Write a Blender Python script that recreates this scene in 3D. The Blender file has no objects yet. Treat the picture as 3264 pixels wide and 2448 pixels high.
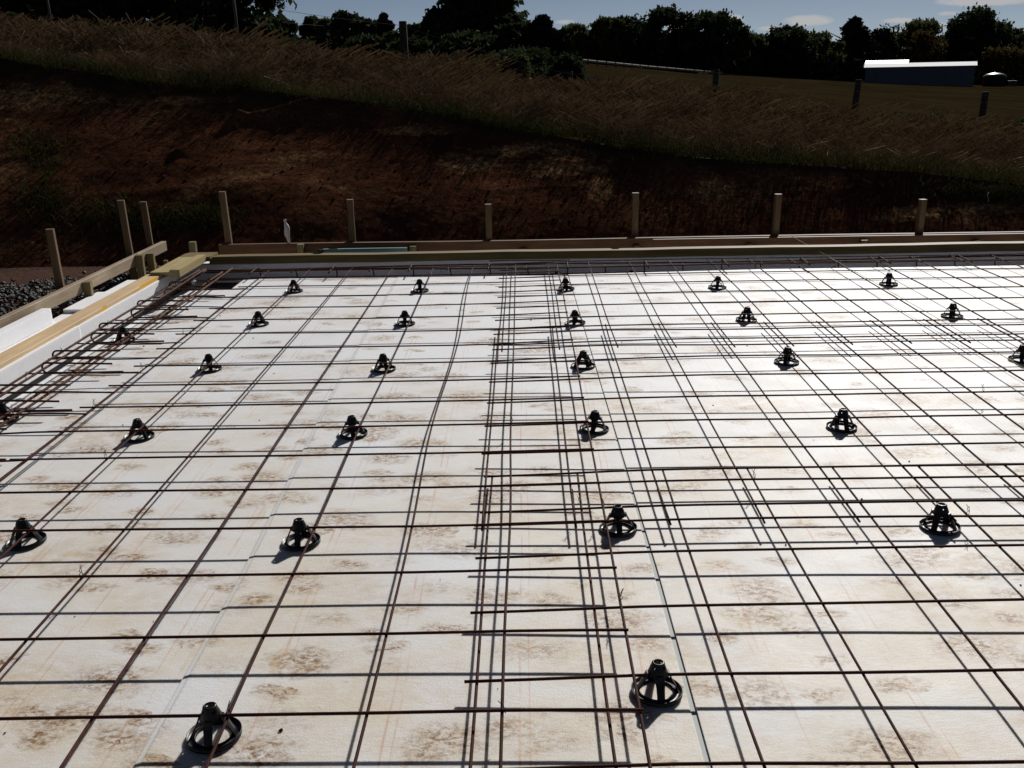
import bpy, math, random
import numpy as np
from mathutils import Vector, Matrix
rnd = random.Random(7)
R = np.random.RandomState(11)
sc = bpy.context.scene
col = sc.collection

# ------------------------------------------------------------------ camera
F, PITCH, YAW, ROLL = 3023.14, 0.316022, 0.015885, -0.019897
CAM = Vector((1.2607, -1.4388, 1.3812))
cp, sp, cy, sy = math.cos(PITCH), math.sin(PITCH), math.cos(YAW), math.sin(YAW)
fwd = Vector((-sy*cp, cy*cp, -sp)); rt = Vector((cy, sy, 0)); up = rt.cross(fwd)
cr, sr = math.cos(ROLL), math.sin(ROLL)
r2 = cr*rt + sr*up; u2 = -sr*rt + cr*up
cam = bpy.data.cameras.new('camera'); co = bpy.data.objects.new('camera', cam); col.objects.link(co)
M4 = Matrix((r2, u2, -fwd)).transposed().to_4x4(); M4.translation = CAM
co.matrix_world = M4
cam.sensor_width = 36; cam.lens = F/3264*36; cam.clip_start = 0.05; cam.clip_end = 9000
sc.camera = co

def at(u, v, D):
    """world point on the plane y = D (metres) seen at u,v of a 2212 px wide view of the photo"""
    u *= 3264/2212; v *= 3264/2212
    d = fwd*F + r2*(u-1632) - u2*(v-1224)
    return CAM + d*((D-CAM.y)/d.y)

# ------------------------------------------------------------------ light
SUNV = Vector((0.60, 1.50, 1.0)).normalized()      # towards the sun
el = math.asin(SUNV.z); az = math.atan2(SUNV.x, SUNV.y)
sun = bpy.data.lights.new('sun', 'SUN'); so = bpy.data.objects.new('sun', sun); col.objects.link(so)
sun.energy = 5.0; sun.angle = math.radians(0.5); sun.color = (1.0, 0.97, 0.93)
so.rotation_euler = SUNV.to_track_quat('Z', 'Y').to_euler()
so.location = (10, 30, 25)

w = bpy.data.worlds.new('World'); sc.world = w; w.use_nodes = True
nt = w.node_tree; N = nt.nodes; L = nt.links; N.clear()
out = N.new('ShaderNodeOutputWorld'); bg = N.new('ShaderNodeBackground')
sky = N.new('ShaderNodeTexSky'); sky.sky_type = 'NISHITA'; sky.sun_disc = False
sky.sun_elevation = el; sky.sun_rotation = az
sky.altitude = 1500; sky.air_density = 0.5; sky.dust_density = 0.25; sky.ozone_density = 1.0
bg.inputs['Strength'].default_value = 0.05
L.new(bg.outputs[0], out.inputs[0])
def mth(op, a, b=None, c=None, nt_=None, clamp=False):
    n = (nt_ or nt).nodes.new('ShaderNodeMath'); n.operation = op; n.use_clamp = clamp
    for i, x in enumerate((a, b, c)):
        if x is None: continue
        if isinstance(x, (int, float)): n.inputs[i].default_value = x
        else: (nt_ or nt).links.new(x, n.inputs[i])
    return n.outputs[0]
tc = N.new('ShaderNodeTexCoord'); sep = N.new('ShaderNodeSeparateXYZ'); L.new(tc.outputs['Generated'], sep.inputs[0])
ymax = mth('MAXIMUM', sep.outputs[1], 0.05)
X = mth('DIVIDE', sep.outputs[0], ymax); Y = mth('DIVIDE', sep.outputs[2], ymax)
cmb = N.new('ShaderNodeCombineXYZ'); L.new(X, cmb.inputs[0]); L.new(mth('MULTIPLY', Y, 2.6), cmb.inputs[1])
nz = N.new('ShaderNodeTexNoise'); nz.inputs['Scale'].default_value = 70; nz.inputs['Detail'].default_value = 6
nz.inputs['Roughness'].default_value = 0.62; L.new(cmb.outputs[0], nz.inputs['Vector'])
tot = None
for cx, cyy, ww, hh in ((0.2826,0.0444,0.0231,0.0046),(0.2462,0.0379,0.013,0.0022),(0.372,0.0427,0.0169,0.0026),(0.2059,0.0473,0.0138,0.0038),
        (0.1605,0.0447,0.019,0.0064),(0.4528,0.0592,0.0457,0.0046),(0.4084,0.0379,0.0138,0.0024),(0.4191,0.0481,0.0107,0.002),
        (0.003,0.0478,0.0105,0.002),(0.0432,0.0476,0.0105,0.002),(0.1081,0.0429,0.0093,0.0016)):
    a = mth('POWER', mth('DIVIDE', mth('SUBTRACT', X, cx), ww*1.25), 2.0)
    dy = mth('SUBTRACT', Y, cyy)
    b = mth('POWER', mth('DIVIDE', dy, hh*1.35), 2.0)
    m = mth('MAXIMUM', mth('SUBTRACT', 1.0, mth('ADD', a, b)), 0.0)
    m = mth('MULTIPLY', m, min(1.0, hh/0.004*0.6+0.35))
    tot = m if tot is None else mth('MAXIMUM', tot, m)
cl = mth('MULTIPLY', tot, mth('MULTIPLY', nz.outputs[0], 2.0))
cl = mth('SUBTRACT', cl, 0.15); cl = mth('MULTIPLY', cl, 2.2, clamp=True)
cl = mth('MULTIPLY', cl, 0.85)
mix = N.new('ShaderNodeMix'); mix.data_type = 'RGBA'
hs = N.new('ShaderNodeHueSaturation'); hs.inputs['Saturation'].default_value = 0.82; hs.inputs['Value'].default_value = 0.74
L.new(sky.outputs[0], hs.inputs['Color'])
L.new(cl, mix.inputs[0]); L.new(hs.outputs[0], mix.inputs[6])
mix.inputs[7].default_value = (9.6, 9.6, 9.6, 1)
L.new(mix.outputs[2], bg.inputs['Color'])

sc.view_settings.view_transform = 'Standard'; sc.view_settings.look = 'None'
sc.view_settings.exposure = -0.08; sc.view_settings.gamma = 1.0

# ------------------------------------------------------------------ helpers
def tag(o, label=None, cat=None, group=None, kind=None):
    if label: o['label'] = label
    if cat: o['category'] = cat
    if group: o['group'] = group
    if kind: o['kind'] = kind
    return o
def empty(name, loc=(0, 0, 0), rz=0.0):
    o = bpy.data.objects.new(name, None); col.objects.link(o); o.location = loc; o.rotation_euler = (0, 0, rz)
    o.empty_display_size = 0.1
    return o
class MB:
    def __init__(s): s.v = []; s.f = []; s.m = []
    def add(s, vs, fs, mi=0):
        b = len(s.v); s.v += [tuple(p) for p in vs]; s.f += [tuple(i+b for i in f) for f in fs]; s.m += [mi]*len(fs); return s
    def box(s, x0, x1, y0, y1, z0, z1, mi=0):
        return s.add([(x0,y0,z0),(x1,y0,z0),(x1,y1,z0),(x0,y1,z0),(x0,y0,z1),(x1,y0,z1),(x1,y1,z1),(x0,y1,z1)],
                     [(0,3,2,1),(4,5,6,7),(0,1,5,4),(1,2,6,5),(2,3,7,6),(3,0,4,7)], mi)
    def prism(s, poly, z0, z1, mi=0):
        n = len(poly)
        return s.add([(p[0],p[1],z0) for p in poly]+[(p[0],p[1],z1) for p in poly],
                     [tuple(range(n-1,-1,-1)), tuple(range(n,2*n))]+[(i,(i+1)%n,(i+1)%n+n,i+n) for i in range(n)], mi)
    def extr(s, prof, a, b, axis='y', mi=None):
        """profile [(p,z)] swept from a to b along axis; mi = per-side material"""
        n = len(prof)
        P = (lambda p, t: (p[0], t, p[1])) if axis == 'y' else (lambda p, t: (t, p[0], p[1]))
        vs = [P(p, a) for p in prof]+[P(p, b) for p in prof]
        base = len(s.v); s.v += vs
        s.f += [tuple(base+i for i in range(n-1,-1,-1)), tuple(base+n+i for i in range(n))]; s.m += [0, 0]
        for i in range(n):
            s.f.append((base+i, base+(i+1)%n, base+(i+1)%n+n, base+i+n)); s.m.append(mi[i] if mi else 0)
        return s
    def tube(s, pts, r, k=6, mi=0, cap=True):
        pts = [Vector(p) for p in pts]; n = len(pts); b = len(s.v)
        rr = r if hasattr(r, '__len__') else [r]*n
        ref = None
        for i, p in enumerate(pts):
            d = (pts[min(i+1, n-1)]-pts[max(i-1, 0)]).normalized()
            if ref is None: ref = Vector((0, 0, 1)) if abs(d.z) < 0.9 else Vector((1, 0, 0))
            a = d.cross(ref).normalized(); c = a.cross(d).normalized(); ref = c
            for j in range(k):
                t = 2*math.pi*j/k
                s.v.append(tuple(p+(a*math.cos(t)+c*math.sin(t))*rr[i]))
        for i in range(n-1):
            for j in range(k):
                s.f.append((b+i*k+j, b+i*k+(j+1)%k, b+(i+1)*k+(j+1)%k, b+(i+1)*k+j)); s.m.append(mi)
        if cap:
            s.f.append(tuple(b+j for j in range(k-1, -1, -1))); s.m.append(mi)
            s.f.append(tuple(b+(n-1)*k+j for j in range(k))); s.m.append(mi)
        return s
    def lathe(s, prof, k=24, c=(0, 0, 0), mi=0):
        b = len(s.v); n = len(prof)
        for r, z in prof:
            for j in range(k):
                t = 2*math.pi*j/k; s.v.append((c[0]+r*math.cos(t), c[1]+r*math.sin(t), c[2]+z))
        for i in range(n-1):
            for j in range(k):
                s.f.append((b+i*k+j, b+i*k+(j+1)%k, b+(i+1)*k+(j+1)%k, b+(i+1)*k+j)); s.m.append(mi)
        return s
    def mesh(s, name, mats, smooth=False):
        me = bpy.data.meshes.new(name); me.from_pydata(s.v, [], s.f)
        for m in (mats if isinstance(mats, (list, tuple)) else [mats]): me.materials.append(m)
        me.polygons.foreach_set('material_index', s.m)
        if smooth: me.polygons.foreach_set('use_smooth', [True]*len(s.f))
        me.update(); return me
    def build(s, name, mats, parent=None, smooth=False):
        return link(name, s.mesh(name, mats, smooth), parent)
def link(name, me, parent=None):
    o = bpy.data.objects.new(name, me); col.objects.link(o)
    if parent: o.parent = parent
    return o
def np_mesh(name, V, Fq, mat, smooth=False):
    """V (n,3) float, Fq (m,k) int"""
    me = bpy.data.meshes.new(name); V = np.asarray(V, dtype=np.float32); Fq = np.asarray(Fq, dtype=np.int32)
    me.vertices.add(len(V)); me.vertices.foreach_set('co', V.ravel())
    m, k = Fq.shape
    me.loops.add(m*k); me.loops.foreach_set('vertex_index', Fq.ravel())
    me.polygons.add(m); me.polygons.foreach_set('loop_start', np.arange(0, m*k, k, dtype=np.int32))
    me.polygons.foreach_set('use_smooth', [smooth]*m)
    me.materials.append(mat); me.update(calc_edges=True); me.validate(); return me
def copy_tree(o, parent=None):
    c = o.copy(); col.objects.link(c)
    if parent: c.parent = parent
    for ch in [x for x in o.children if x != c]: copy_tree(ch, c)
    return c

# value noise in numpy
_T = R.rand(64, 64, 64).astype(np.float32)
def vnoise(x, y, z=0.0):
    x = np.asarray(x, float); y = np.asarray(y, float); z = np.zeros_like(x)+z
    xi, yi, zi = np.floor(x).astype(int), np.floor(y).astype(int), np.floor(z).astype(int)
    fx, fy, fz = x-xi, y-yi, z-zi
    fx = fx*fx*(3-2*fx); fy = fy*fy*(3-2*fy); fz = fz*fz*(3-2*fz)
    def g(a, b, c): return _T[(xi+a) % 64, (yi+b) % 64, (zi+c) % 64]
    r = 0
    for a in (0, 1):
        for b in (0, 1):
            for c in (0, 1):
                r = r+g(a, b, c)*(fx if a else 1-fx)*(fy if b else 1-fy)*(fz if c else 1-fz)
    return r*2-1
def fbm(x, y, z=0.0, o=4):
    r = 0; a = 1; s = 0
    for i in range(o):
        r = r+a*vnoise(np.asarray(x)*2**i+17*i, np.asarray(y)*2**i+5*i, z); s += a; a *= 0.5
    return r/s

# ------------------------------------------------------------------ materials
def newmat(name, rough=0.8, spec=0.3, base=(0.5, 0.5, 0.5), metal=0.0):
    m = bpy.data.materials.new(name); m.use_nodes = True; b = m.node_tree.nodes['Principled BSDF']
    b.inputs['Base Color'].default_value = (*base, 1); b.inputs['Roughness'].default_value = rough
    b.inputs['Specular IOR Level'].default_value = spec; b.inputs['Metallic'].default_value = metal
    return m, m.node_tree, b
class G:
    """small node-graph helper"""
    def __init__(s, t): s.t = t; s.n = t.nodes; s.l = t.links
    def co(s, scale=(1, 1, 1), rot=(0, 0, 0), loc=(0, 0, 0), kind='Object'):
        c = s.n.new('ShaderNodeTexCoord'); mp = s.n.new('ShaderNodeMapping')
        mp.inputs['Scale'].default_value = scale; mp.inputs['Rotation'].default_value = rot; mp.inputs['Location'].default_value = loc
        s.l.new(c.outputs[kind], mp.inputs[0]); return mp.outputs[0]
    def noise(s, v, scale, detail=5, rough=0.55, dist=0.0):
        n = s.n.new('ShaderNodeTexNoise'); n.inputs['Scale'].default_value = scale; n.inputs['Detail'].default_value = detail
        n.inputs['Roughness'].default_value = rough; n.inputs['Distortion'].default_value = dist
        if v is not None: s.l.new(v, n.inputs['Vector'])
        return n.outputs[0]
    def voro(s, v, scale, feature='F1'):
        n = s.n.new('ShaderNodeTexVoronoi'); n.inputs['Scale'].default_value = scale; n.feature = feature
        if v is not None: s.l.new(v, n.inputs['Vector'])
        return n.outputs['Distance']
    def ramp(s, f, stops):
        n = s.n.new('ShaderNodeValToRGB'); cr_ = n.color_ramp
        while len(cr_.elements) < len(stops): cr_.elements.new(0.5)
        for e, (p, c) in zip(cr_.elements, stops):
            e.position = p; e.color = (*c, 1) if hasattr(c, '__len__') else (c, c, c, 1)
        s.l.new(f, n.inputs[0]); return n.outputs[0]
    def mix(s, f, a, b, mode='MIX'):
        n = s.n.new('ShaderNodeMix'); n.data_type = 'RGBA'; n.blend_type = mode
        for i, x in ((0, f), (6, a), (7, b)):
            if isinstance(x, (int, float)): n.inputs[i].default_value = x
            elif isinstance(x, tuple): n.inputs[i].default_value = (*x, 1)
            else: s.l.new(x, n.inputs[i])
        return n.outputs[2]
    def m(s, op, a, b=None, c=None, clamp=False): return mth(op, a, b, c, s.t, clamp)
    def bump(s, h, st, dist, b):
        n = s.n.new('ShaderNodeBump'); n.inputs['Strength'].default_value = st; n.inputs['Distance'].default_value = dist
        s.l.new(h, n.inputs['Height']); s.l.new(n.outputs[0], b.inputs['Normal'])
    def attr(s, name):
        n = s.n.new('ShaderNodeAttribute'); n.attribute_name = name; return n.outputs['Fac']

def eps_mat(name, dirt=1.0, base=(0.725, 0.735, 0.755)):
    m, t, b = newmat(name, 0.65, 0.5, base); g = G(t)
    b.inputs['Subsurface Weight'].default_value = 0.9; b.inputs['Subsurface Radius'].default_value = (1.0, 0.95, 0.95); b.inputs['Subsurface Scale'].default_value = 0.016
    v = g.co()
    bead = g.voro(v, 260)
    col_ = g.ramp(g.noise(v, 1.6, 4), [(0.3, tuple(c*0.93 for c in base)), (0.7, base)])
    if dirt > 0:
        geo = g.n.new('ShaderNodeSeparateXYZ'); g.l.new(g.co(), geo.inputs[0])
        x, y = geo.outputs[0], geo.outputs[1]
        # scuffed patches of dried soil, stretched sideways like boot scrapes
        near = g.m('SUBTRACT', 1.0, g.m('DIVIDE', y, 3.4), clamp=True)      # the trodden end of the slab
        big = g.noise(g.co((1.3, 1.9, 1)), 1.7, 3, 0.5)
        film = g.ramp(g.m('ADD', big, g.m('MULTIPLY', near, 0.20)), [(0.46, 0.05), (0.74, 1.0)])
        n1 = g.noise(g.co((1, 1.8, 1), (0, 0, 0.25)), 11, 10, 0.85, 0.25)
        haze_ = g.m('MULTIPLY', near, g.ramp(g.noise(g.co((1, 1.4, 1)), 2.6, 5, 0.6), [(0.38, 0.0), (0.68, 0.75)]), clamp=True)
        col_ = g.mix(haze_, col_, (0.64, 0.56, 0.40))
        film2 = g.ramp(n1, [(0.34, 0.0), (0.68, 1.0)])
        f1 = g.m('MULTIPLY', g.m('MULTIPLY', film, film2), 0.55*dirt, clamp=True)
        col_ = g.mix(f1, col_, (0.52, 0.38, 0.20))
        spot = g.noise(g.co((1, 1.5, 1), (0, 0, -0.4), (3.1, 1.7, 0)), 4.3, 3, 0.6)
        spotm = g.ramp(g.m('ADD', spot, g.m('MULTIPLY', near, 0.09)), [(0.50, 0.0), (0.68, 1.0)])
        grain = g.ramp(g.noise(g.co((1, 2.2, 1), (0, 0, 0.2)), 62, 9, 0.85, 0.3), [(0.44, 0.0), (0.68, 1.0)])
        area = g.ramp(g.noise(g.co((1, 1.3, 1), (0, 0, 0), (5.5, 2.5, 0)), 0.9, 3, 0.6), [(0.42, 0.08), (0.56, 1.0)])
        # scattered boot scuffs: broken ovals of soil, more of them at the trodden end
        def scuffs(scale, rot, loc, thr, lo, hi):
            base_v = g.co((1, 1.7, 1), (0, 0, rot), loc)
            nn = g.n.new('ShaderNodeTexNoise'); nn.inputs['Scale'].default_value = 7; nn.inputs['Detail'].default_value = 4; g.l.new(base_v, nn.inputs['Vector'])
            vm = g.n.new('ShaderNodeVectorMath'); vm.operation = 'MULTIPLY_ADD'; g.l.new(nn.outputs['Color'], vm.inputs[0]); vm.inputs[1].default_value = (0.16, 0.16, 0); g.l.new(base_v, vm.inputs[2])
            vo = g.n.new('ShaderNodeTexVoronoi'); vo.inputs['Scale'].default_value = scale; vo.voronoi_dimensions = '2D'; g.l.new(vm.outputs[0], vo.inputs['Vector'])
            sc_ = g.n.new('ShaderNodeSeparateColor'); g.l.new(vo.outputs['Color'], sc_.inputs[0])
            on_ = g.ramp(g.m('ADD', sc_.outputs[0], g.m('MULTIPLY', near, 0.30)), [(thr, 0.0), (thr+0.22, 1.0)])
            return g.m('MULTIPLY', on_, g.ramp(vo.outputs['Distance'], [(lo, 1.0), (hi, 0.0)]))
        sA = scuffs(3.3, 0.45, (0, 0, 0), 0.62, 0.12, 0.42); sB = scuffs(5.5, -0.5, (4.2, 1.3, 0), 0.66, 0.10, 0.40)
        sC = scuffs(1.5, 0.2, (7.7, 3.1, 0), 0.60, 0.05, 0.50)
        grainA = g.ramp(g.noise(g.co((1, 1.5, 1), (0, 0, 0.5)), 48, 8, 0.78, 0.4), [(0.45, 0.0), (0.60, 1.0)])
        soft = g.ramp(g.noise(g.co((1, 1.5, 1), (0, 0, -0.3)), 16, 7, 0.7, 0.3), [(0.38, 0.0), (0.66, 1.0)])
        tan_ = g.m('MULTIPLY', g.m('MAXIMUM', sC, g.m('MULTIPLY', g.m('MAXIMUM', sA, sB), 0.8)), soft)
        col_ = g.mix(g.m('MULTIPLY', tan_, 0.85*dirt, clamp=True), col_, (0.47, 0.34, 0.18))
        f2 = g.m('MULTIPLY', g.m('MULTIPLY', g.m('MAXIMUM', sA, sB), grainA), 1.15*dirt, clamp=True)
        col_ = g.mix(f2, col_, (0.21, 0.105, 0.035))
        # fine dark scratches and beads torn from the surface
        sc1 = g.ramp(g.noise(g.co((1, 5.0, 1), (0, 0, 0.35)), 30, 5, 0.7, 0.5), [(0.66, 0.0), (0.71, 1.0)])
        sc2 = g.ramp(g.noise(g.co((1, 6.0, 1), (0, 0, -0.5), (9, 2, 0)), 26, 5, 0.7, 0.5), [(0.67, 0.0), (0.72, 1.0)])
        f3 = g.m('MULTIPLY', g.m('MAXIMUM', sc1, sc2), 0.5*dirt, clamp=True)
        col_ = g.mix(f3, col_, (0.22, 0.19, 0.15))
        # rust drawn off the wires: thin double lines beside each long wire, broken up
        wob = g.m('MULTIPLY', g.m('SUBTRACT', g.noise(g.co((1, 0.6, 1)), 2.2, 2), 0.5), 0.03)
        for off, wd, st in ((0.056, 0.0045, 0.55), (0.078, 0.0030, 0.5)):
            fr = g.m('FRACT', g.m('DIVIDE', g.m('ADD', g.m('ADD', x, wob), 3.0-off), 0.2985))
            dd = g.m('MULTIPLY', g.m('MINIMUM', fr, g.m('SUBTRACT', 1.0, fr)), 0.2985)
            ln = g.m('SUBTRACT', 1.0, g.m('DIVIDE', dd, wd), clamp=True)
            brk = g.ramp(g.noise(g.co((1.5, 2.5, 1), (0, 0, 0), (off*90, 0, 0)), 2.0, 4), [(0.42, 0.0), (0.62, 1.0)])
            col_ = g.mix(g.m('MULTIPLY', g.m('MULTIPLY', ln, brk), st*dirt), col_, (0.50, 0.20, 0.10))
        rs = g.ramp(g.noise(g.co((9, 1.1, 1), (0, 0, -0.05), (1.3, 0.4, 0)), 1.8, 5, 0.65), [(0.63, 0.0), (0.74, 1.0)])
        col_ = g.mix(g.m('MULTIPLY', rs, 0.5*dirt), col_, (0.55, 0.33, 0.14))
    g.l.new(col_, b.inputs['Base Color'])
    rr = g.ramp(g.noise(v, 5, 3), [(0.3, 0.62), (0.7, 0.68)]); g.l.new(rr, b.inputs['Roughness'])
    h = g.m('ADD', g.m('MULTIPLY', bead, 0.5), g.noise(g.co((1, 3, 1)), 40, 4))
    g.bump(h, 0.30, 0.0025, b)
    return m
EPS = eps_mat('foam_dirty'); EPSC = eps_mat('foam_clean', 0.0, (0.82, 0.82, 0.83)); EPSL = eps_mat('foam_light_dirt', 0.25, (0.80, 0.80, 0.81))

def wood_mat(name, c1, c2, axis='x', knots=True, dirt=0.0):
    m, t, b = newmat(name, 0.68, 0.3); g = G(t)
    sc_ = {'x': (1.2, 22, 22), 'y': (22, 1.2, 22), 'z': (22, 22, 1.2)}[axis]
    n = g.noise(g.co(sc_), 2.0, 6, 0.6, 0.4)
    c = g.ramp(n, [(0.3, c1), (0.7, c2)])
    n2 = g.noise(g.co(), 3.0, 3); c = g.mix(g.ramp(n2, [(0.35, 0.0), (0.75, 0.45+dirt*0.4)]), c, tuple(x*0.62 for x in c1))
    if knots:
        k = g.ramp(g.voro(g.co((1, 1, 1), (0, 0, 0), (0.3, 0.7, 0)), 1.9), [(0.035, 1.0), (0.06, 0.0)])
        c = g.mix(k, c, (0.13, 0.07, 0.03))
    g.l.new(c, b.inputs['Base Color']); g.bump(n, 0.25, 0.004, b)
    return m
PINEY = wood_mat('pine_along', (0.55, 0.38, 0.20), (0.72, 0.53, 0.32), 'y')
GREYY = wood_mat('weathered_along', (0.26, 0.19, 0.12), (0.40, 0.32, 0.22), 'y', True, 0.6)
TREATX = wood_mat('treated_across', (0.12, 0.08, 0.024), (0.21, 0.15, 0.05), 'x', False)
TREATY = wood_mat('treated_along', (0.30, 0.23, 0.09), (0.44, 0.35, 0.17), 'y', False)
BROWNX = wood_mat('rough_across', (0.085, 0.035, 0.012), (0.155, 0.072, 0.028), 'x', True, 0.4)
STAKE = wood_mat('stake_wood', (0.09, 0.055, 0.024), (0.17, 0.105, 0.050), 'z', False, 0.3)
PEGM = wood_mat('treated_peg_wood', (0.13, 0.10, 0.038), (0.22, 0.175, 0.075), 'z', False)

def rust_mat(name, a, b_, c):
    m, t, b = newmat(name, 0.75, 0.12); g = G(t)
    n = g.noise(g.co(), 22, 5, 0.65)
    g.l.new(g.ramp(n, [(0.3, a), (0.55, b_), (0.75, c)]), b.inputs['Base Color'])
    g.bump(g.noise(g.co(), 400, 2), 0.4, 0.001, b); return m
RUST = rust_mat('rusted_wire', (0.026, 0.007, 0.005), (0.050, 0.013, 0.008), (0.10, 0.030, 0.014))
RUSTB = rust_mat('rusted_bar', (0.035, 0.013, 0.006), (0.075, 0.028, 0.012), (0.15, 0.066, 0.026))
BLACK, _t, _b = newmat('black_plastic', 0.45, 0.28, (0.006, 0.006, 0.0065))
g = G(_t); g.l.new(g.ramp(g.noise(g.co(), 60, 4), [(0.4, 0.30), (0.7, 0.5)]), _b.inputs['Roughness'])
YEL, _, _ = newmat('marking_paint', 0.5, 0.4, (0.75, 0.42, 0.04))
STR, _, _ = newmat('string', 0.6, 0.3, (0.45, 0.5, 0.12))
TEAL, _t, _b = newmat('teal_sheet', 0.55, 0.4, (0.09, 0.22, 0.23)); g = G(_t)
g.l.new(g.ramp(g.noise(g.co((1, 8, 8)), 6, 4), [(0.3, (0.035, 0.09, 0.10)), (0.7, (0.055, 0.13, 0.14))]), _b.inputs['Base Color'])
GREENP, _, _ = newmat('green_plastic', 0.45, 0.4, (0.04, 0.18, 0.10))
WTAPE, _t, _b = newmat('white_tape', 0.6, 0.4, (0.45, 0.41, 0.37)); g = G(_t); g.bump(g.noise(g.co((1, 1, 6)), 40, 3), 0.6, 0.004, _b)

def soil_mat(name, wet=False):
    m, t, b = newmat(name, 1.0, 0.0); g = G(t)
    v = g.co()
    n = g.noise(v, 0.9, 8, 0.62, 0.3)
    c = g.ramp(n, [(0.30, (0.030, 0.013, 0.008)), (0.46, (0.060, 0.024, 0.013)), (0.62, (0.098, 0.040, 0.021)), (0.8, (0.15, 0.075, 0.038))])
    # dry yellowish crust in broad patches
    pm = g.ramp(g.noise(g.co((0.55, 1.3, 1.3), (0, 0, 0), (2.2, 0.2, 0)), 1.0, 5, 0.65, 0.4), [(0.56, 0.0), (0.64, 1.0)])
    sp = g.n.new('ShaderNodeSeparateXYZ'); g.l.new(v, sp.inputs[0]); ps = None
    for cx, cy_, rx, ry in ((1.35, 8.62, 0.75, 0.14), (0.75, 8.42, 0.35, 0.22), (1.6, 8.30, 0.6, 0.18), (2.0, 7.95, 0.22, 0.25), (0.2, 8.95, 0.6, 0.10), (4.9, 7.45, 0.5, 0.12), (5.6, 7.5, 0.45, 0.14), (-4.4, 9.9, 1.3, 0.28), (-2.6, 9.7, 0.8, 0.12), (3.1, 7.9, 0.3, 0.2)):
        q = g.m('ADD', g.m('POWER', g.m('DIVIDE', g.m('SUBTRACT', sp.outputs[0], cx), rx*1.3), 2.0), g.m('POWER', g.m('DIVIDE', g.m('SUBTRACT', sp.outputs[1], cy_), ry*1.3), 2.0))
        q = g.m('SUBTRACT', 1.0, q, clamp=True); ps = q if ps is None else g.m('MAXIMUM', ps, q)
    pm = g.m('MAXIMUM', g.m('MULTIPLY', pm, 0.35), g.ramp(g.m('ADD', g.m('MULTIPLY', ps, 0.30), g.noise(g.co((1, 1.6, 1), (0, 0, 0.3)), 3.2, 9, 0.78, 0.6)), [(0.64, 0.0), (0.84, 1.0)]))
    crust = g.ramp(g.noise(g.co((1, 1, 0.6)), 20, 5, 0.7), [(0.42, (0.12, 0.055, 0.025)), (0.60, (0.40, 0.24, 0.11))])
    c = g.mix(g.m('MULTIPLY', pm, 0.9), c, crust)
    fine = g.ramp(g.noise(v, 26, 5, 0.7), [(0.35, 0.45), (0.65, 1.25)])
    c = g.mix(1.0, c, fine, 'MULTIPLY')
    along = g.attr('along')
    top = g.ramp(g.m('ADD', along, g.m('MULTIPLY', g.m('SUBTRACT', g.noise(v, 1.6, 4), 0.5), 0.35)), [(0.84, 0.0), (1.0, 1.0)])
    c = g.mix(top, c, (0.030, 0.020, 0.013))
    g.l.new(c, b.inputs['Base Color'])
    hh = g.m('ADD', g.noise(v, 7, 6, 0.65), g.m('MULTIPLY', g.noise(v, 45, 4, 0.7), 0.3))
    g.bump(hh, 0.55, 0.022, b); return m
SOIL = soil_mat('red_soil')
PAD, _t, _b = newmat('pad_ground', 0.95, 0.1); g = G(_t)
_n = g.noise(g.co(), 2.2, 8, 0.7)
g.l.new(g.ramp(_n, [(0.3, (0.03, 0.016, 0.011)), (0.6, (0.075, 0.032, 0.018)), (0.8, (0.12, 0.08, 0.055))]), _b.inputs['Base Color'])
g.bump(g.noise(g.co(), 18, 6, 0.7), 0.8, 0.05, _b)
STONE, _t, _b = newmat('gravel_stone', 0.7, 0.35); g = G(_t)
oi = g.n.new('ShaderNodeTexCoord')
g.l.new(g.ramp(g.noise(g.co(), 9, 4, 0.8), [(0.35, (0.02, 0.019, 0.015)), (0.52, (0.05, 0.048, 0.04)), (0.72, (0.20, 0.20, 0.18))]), _b.inputs['Base Color'])
def grass_mat(name, c1, c2, trans, nscale=2.5):
    m, t, b = newmat(name, 0.7, 0.2); g = G(t)
    c = g.ramp(g.noise(g.co(), nscale, 5, 0.8), [(0.35, c1), (0.65, c2)])
    b.inputs['Specular IOR Level'].default_value = 0.06; b.inputs['Roughness'].default_value = 0.9
    g.l.new(c, b.inputs['Base Color'])
    tr = g.n.new('ShaderNodeBsdfTranslucent'); ms = g.n.new('ShaderNodeMixShader'); ms.inputs[0].default_value = trans
    g.l.new(c, tr.inputs[0]); g.l.new(b.outputs[0], ms.inputs[1]); g.l.new(tr.outputs[0], ms.inputs[2])
    g.l.new(ms.outputs[0], g.n['Material Output'].inputs[0]); return m
DRY = grass_mat('dry_stalks', (0.022, 0.017, 0.009), (0.135, 0.082, 0.042), 0.2)
STRAW = grass_mat('pale_straw', (0.12, 0.08, 0.045), (0.30, 0.23, 0.15), 0.3)
GRN = grass_mat('green_blades', (0.018, 0.022, 0.006), (0.055, 0.056, 0.014), 0.18)
TURF, _t, _b = newmat('turf', 1.0, 0.0); g = G(_t)
g.l.new(g.ramp(g.noise(g.co(), 1.2, 8, 0.7), [(0.3, (0.014, 0.012, 0.006)), (0.6, (0.035, 0.024, 0.012)), (0.8, (0.055, 0.034, 0.018))]), _b.inputs['Base Color'])
g.bump(g.noise(g.co(), 9, 5, 0.7), 0.8, 0.1, _b)
FIELD, _t, _b = newmat('paddock', 1.0, 0.0); g = G(_t)
g.l.new(g.ramp(g.noise(g.co((1, 0.4, 1)), 0.22, 9, 0.75), [(0.3, (0.012, 0.009, 0.004)), (0.55, (0.022, 0.016, 0.007)), (0.75, (0.034, 0.022, 0.009))]), _b.inputs['Base Color'])
def leaf_mat(name, c1, c2, tr_=0.12):
    return grass_mat(name, c1, c2, tr_, 1.6)
LEAF = leaf_mat('leaf_dark', (0.012, 0.020, 0.009), (0.038, 0.050, 0.018), 0.3)
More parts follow.
